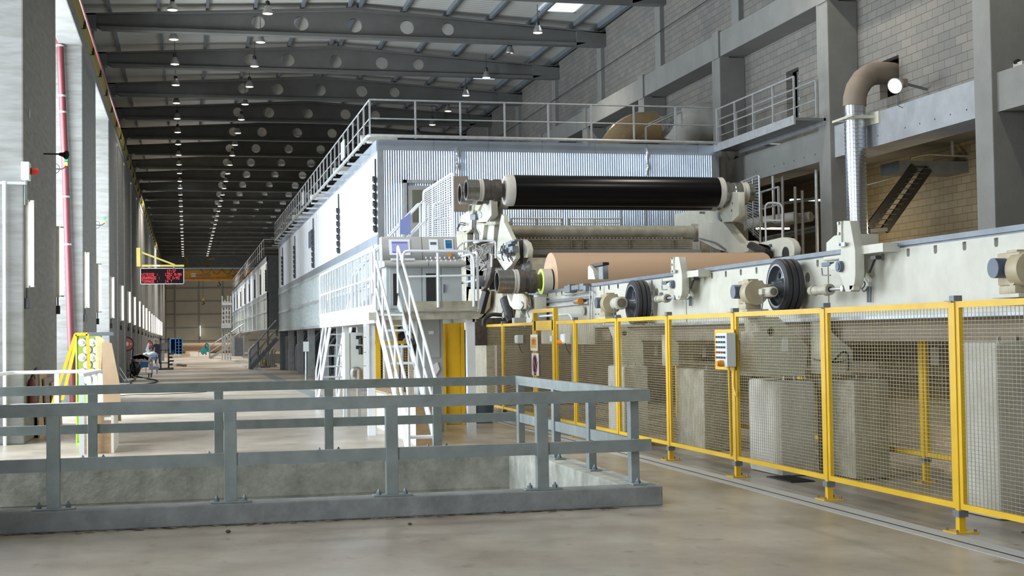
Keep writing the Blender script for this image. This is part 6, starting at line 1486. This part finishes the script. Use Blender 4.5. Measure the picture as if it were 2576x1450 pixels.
obj('housing', MB().box(a+V3(-.03, -.15, -.16), a+V3(.1, .15, .14), .01), 'pale', t); obj('lens', MB().cyl(a+V3(.1, .05, 0), a+V3(.2, .12, 0), .06, n=16), 'reds', t, True)
obj('conduit', MB().tube([(-4.5, a.y-.02+0, a.z-.2), (-2.66, 25.0, a.z-.2), (-2.66, a.y, a.z-.15)], .03, 8), 'galvl', t)
a = P(150, 388, 'x', -2.4); t = thing('wall_speaker', 'small black round horn on the edge of the near left pier', 'loudspeaker', a)
obj('horn', MB().lathe(a, (1, -.6, -.2), [(0, .03), (.1, .05), (.16, .09)], 16), 'dark', t, True); obj('bracket', MB().bar(a, a+V3(-.3, 0, 0), .03), 'dark', t)
a = P(64, 478, 'x', -2.69); tag(obj('sign_plate', MB().box(a+V3(0, -.2, -.28), a+V3(.01, .2, .28)), 'galv'), 'small grey plate on the shaded side of the near left pier', 'plate')
a = P(73, 285, 'x', -2.7); tag(obj('cast_socket', MB().cyl(a+V3(-.01, 0, 0), a+V3(.012, 0, 0), .09, n=20), 'galvl'), 'round pale socket cast into the shaded side of the near left pier', 'socket')
a = P(10, 600, 'y', 24.9); t = thing('cable_pipe', 'thin white vertical pipe on the lit face of the nearest pier', 'pipe', (a.x, 24.95, .0))
obj('pipe', MB().cyl((a.x, 24.95, 0), (a.x+.0, 24.95, P(2, 455, 'y', 24.9).z), .03, n=8), 'white', t)
# ---------------- objects near the platform foot
t = thing('board_stack', 'long stack of boards with window light in the pale side tone and a brown end standing on the floor by the stair', 'crate', (3.5, 22, 0))
Yb = 22.0; x0, x1 = P(1046, 1060, 'y', Yb).x, P(1089, 1060, 'y', Yb).x; zt4 = P(1046, 1010, 'y', Yb).z
obj('body', MB().box((x0+.01, Yb+.01, 0), (x1, Yb+4.8, zt4-.01), .004), 'woodl', t)  # pale tone puts the window light on this side into the colour
obj('brown_end', MB().box((x0, Yb, 0), (x1, Yb+.012, zt4-.05)), 'wood', t); obj('top_board', MB().box((x0-.05, Yb+1, zt4), (x1+.02, Yb+5.2, zt4+.03)), 'card', t)
q = at0(1215, 1064); t = thing('floor_bin', 'dark navy round bin standing on the floor behind the pit rail corner', 'bin', q)
obj('bucket', MB().lathe(q, (0, 0, 1), [(0, .001), (0, .19), (.04, .2), (.38, .225), (.40, .24), (.42, .24), (.42, .22), (.05, .18), (.05, .001)], 32), 'gauge', t, True)
q = at0(1152, 1046); bm_ = MB(); bmesh.ops.create_icosphere(bm_.bm, subdivisions=3, radius=1)
for v in bm_.bm.verts:
    n_ = v.co.copy(); f_ = 1+.25*math.sin(7*n_.x+4*n_.y)*math.cos(5*n_.z+6*n_.x); v.co = q+V3(n_.x*.42*f_, n_.y*.3, max(0, .12+n_.z*.14*f_))
tag(obj('crumpled_paper', bm_, 'card'), 'crumpled brown wrapping paper lying under the platform edge', 'paper')
# floor bits
def pebble(px, py, r_, lab, mt='dirt'):
    q = at0(px, py); bm_ = MB(); bmesh.ops.create_icosphere(bm_.bm, subdivisions=2, radius=1)
    for v in bm_.bm.verts: n_ = v.co.copy(); v.co = q+V3(n_.x*r_, n_.y*r_*.8, r_*.75+n_.z*r_*.75)*(1) if False else q+V3(n_.x*r_*(1+.2*math.sin(5*n_.y)), n_.y*r_*.8, r_*.7+n_.z*r_*.7)
    tag(obj('pebble', bm_, mt), lab, 'pebble')
pebble(574, 1342, .022, 'small round grey-brown pebble on the floor before the kerb, left'); pebble(1031, 1322, .018, 'small flat crumb on the floor before the kerb, middle')
pebble(1268, 1291, .014, 'tiny red-brown crumb by the foot of the kerb', 'redp')
random.seed(11); dm = MB()
for i in range(240):
    x = random.uniform(-1.7, 4.2); y = 13.43-abs(random.gauss(0, .06)); r_ = random.uniform(.006, .028)
    dm.bm.faces.new([dm.bm.verts.new((x+r_*(1+random.random())*math.cos(a)*1.5, y+r_*math.sin(a)*.6, .002+random.random()*.004)) for a in (0, 1.1, 2.2, 3.4, 4.4, 5.4)])
tag(obj('floor_dirt', dm, 'dirt'), 'scattered brown dirt and crumbs along the foot of the kerb', 'dirt', kind='stuff')
for x, y, l in ((6.75, 14.9, 'dark floor plate at the foot of the tall pedestal'), (6.9, 9.9, 'dark floor plate behind the fence at the lower right edge')):
    t = thing('floor_plate', l, 'plate', (x, y, 0)); gp = MB().box((x, y, 0), (x+.3, y+.7, .012))
    for j in range(12): gp.box((x+.01, y+.03+.055*j, .01), (x+.29, y+.05+.055*j, .016))
    obj('ribbed_plate', gp, 'dark', t)
# ================================================================ LIGHT
w = bpy.data.worlds.new('world'); sc.world = w; w.use_nodes = True
bg = w.node_tree.nodes['Background']; bg.inputs[0].default_value = (.96, .93, .86, 1); bg.inputs[1].default_value = .38
def area(loc, rot, sx, sy, p, col):
    l = bpy.data.lights.new('window_light', 'AREA'); l.shape = 'RECTANGLE'; l.size = sx; l.size_y = sy; l.energy = p; l.color = col
    o = bpy.data.objects.new('window_light', l); C.objects.link(o); o.location = loc; o.rotation_euler = rot; return o
DAY = (.82, .91, 1.0)
for (a, b), (c_, d) in zip(PIERS, PIERS[1:]):
    g_ = c_-b
    if True:
        area((-4.95, (b+c_)/2, 5.4), (0, -PI/2, 0), 8.6, g_, (26 if c_ < 15 else 52 if c_ < 30 else 85 if c_ < 55 else 150 if c_ < 110 else 330)*g_*8.6, DAY)
def spot(loc, p, col, size=2.4, r=.2, rot=(0, 0, 0)):
    l = bpy.data.lights.new('lamp_light', 'SPOT'); l.energy = p; l.color = col; l.spot_size = size; l.spot_blend = .6; l.shadow_soft_size = r
    o = bpy.data.objects.new('lamp_light', l); C.objects.link(o); o.location = loc; o.rotation_euler = rot
for (x, y) in [(4, 16), (4, 29), (12.6, 22), (12.6, 30), (4, 47.6), (12.6, 49), (4, 66), (12.6, 67), (-.4, 90), (-.4, 130), (4, 110), (4, 160), (2, 178), (0, 60), (4, 135)]:
    spot((x, y, 12.7), 1300 if y < 70 else 9000, (1, .93, .82))
def point(loc, p, col, r=.1):
    l = bpy.data.lights.new('lamp_light', 'POINT'); l.energy = p; l.color = col; l.shadow_soft_size = r
    o = bpy.data.objects.new('lamp_light', l); C.objects.link(o); o.location = loc
point((18.2, 30.5, 4.2), 120, (1, .8, .5)); point((18.5, 37, 4.6), 120, (1, .8, .5))
sc.view_settings.view_transform = 'Standard'; sc.view_settings.exposure = -0.52
sc.cycles.max_bounces = 6; sc.cycles.diffuse_bounces = 3; sc.cycles.use_adaptive_sampling = True; sc.cycles.adaptive_threshold = .05; sc.cycles.sample_clamp_indirect = 6
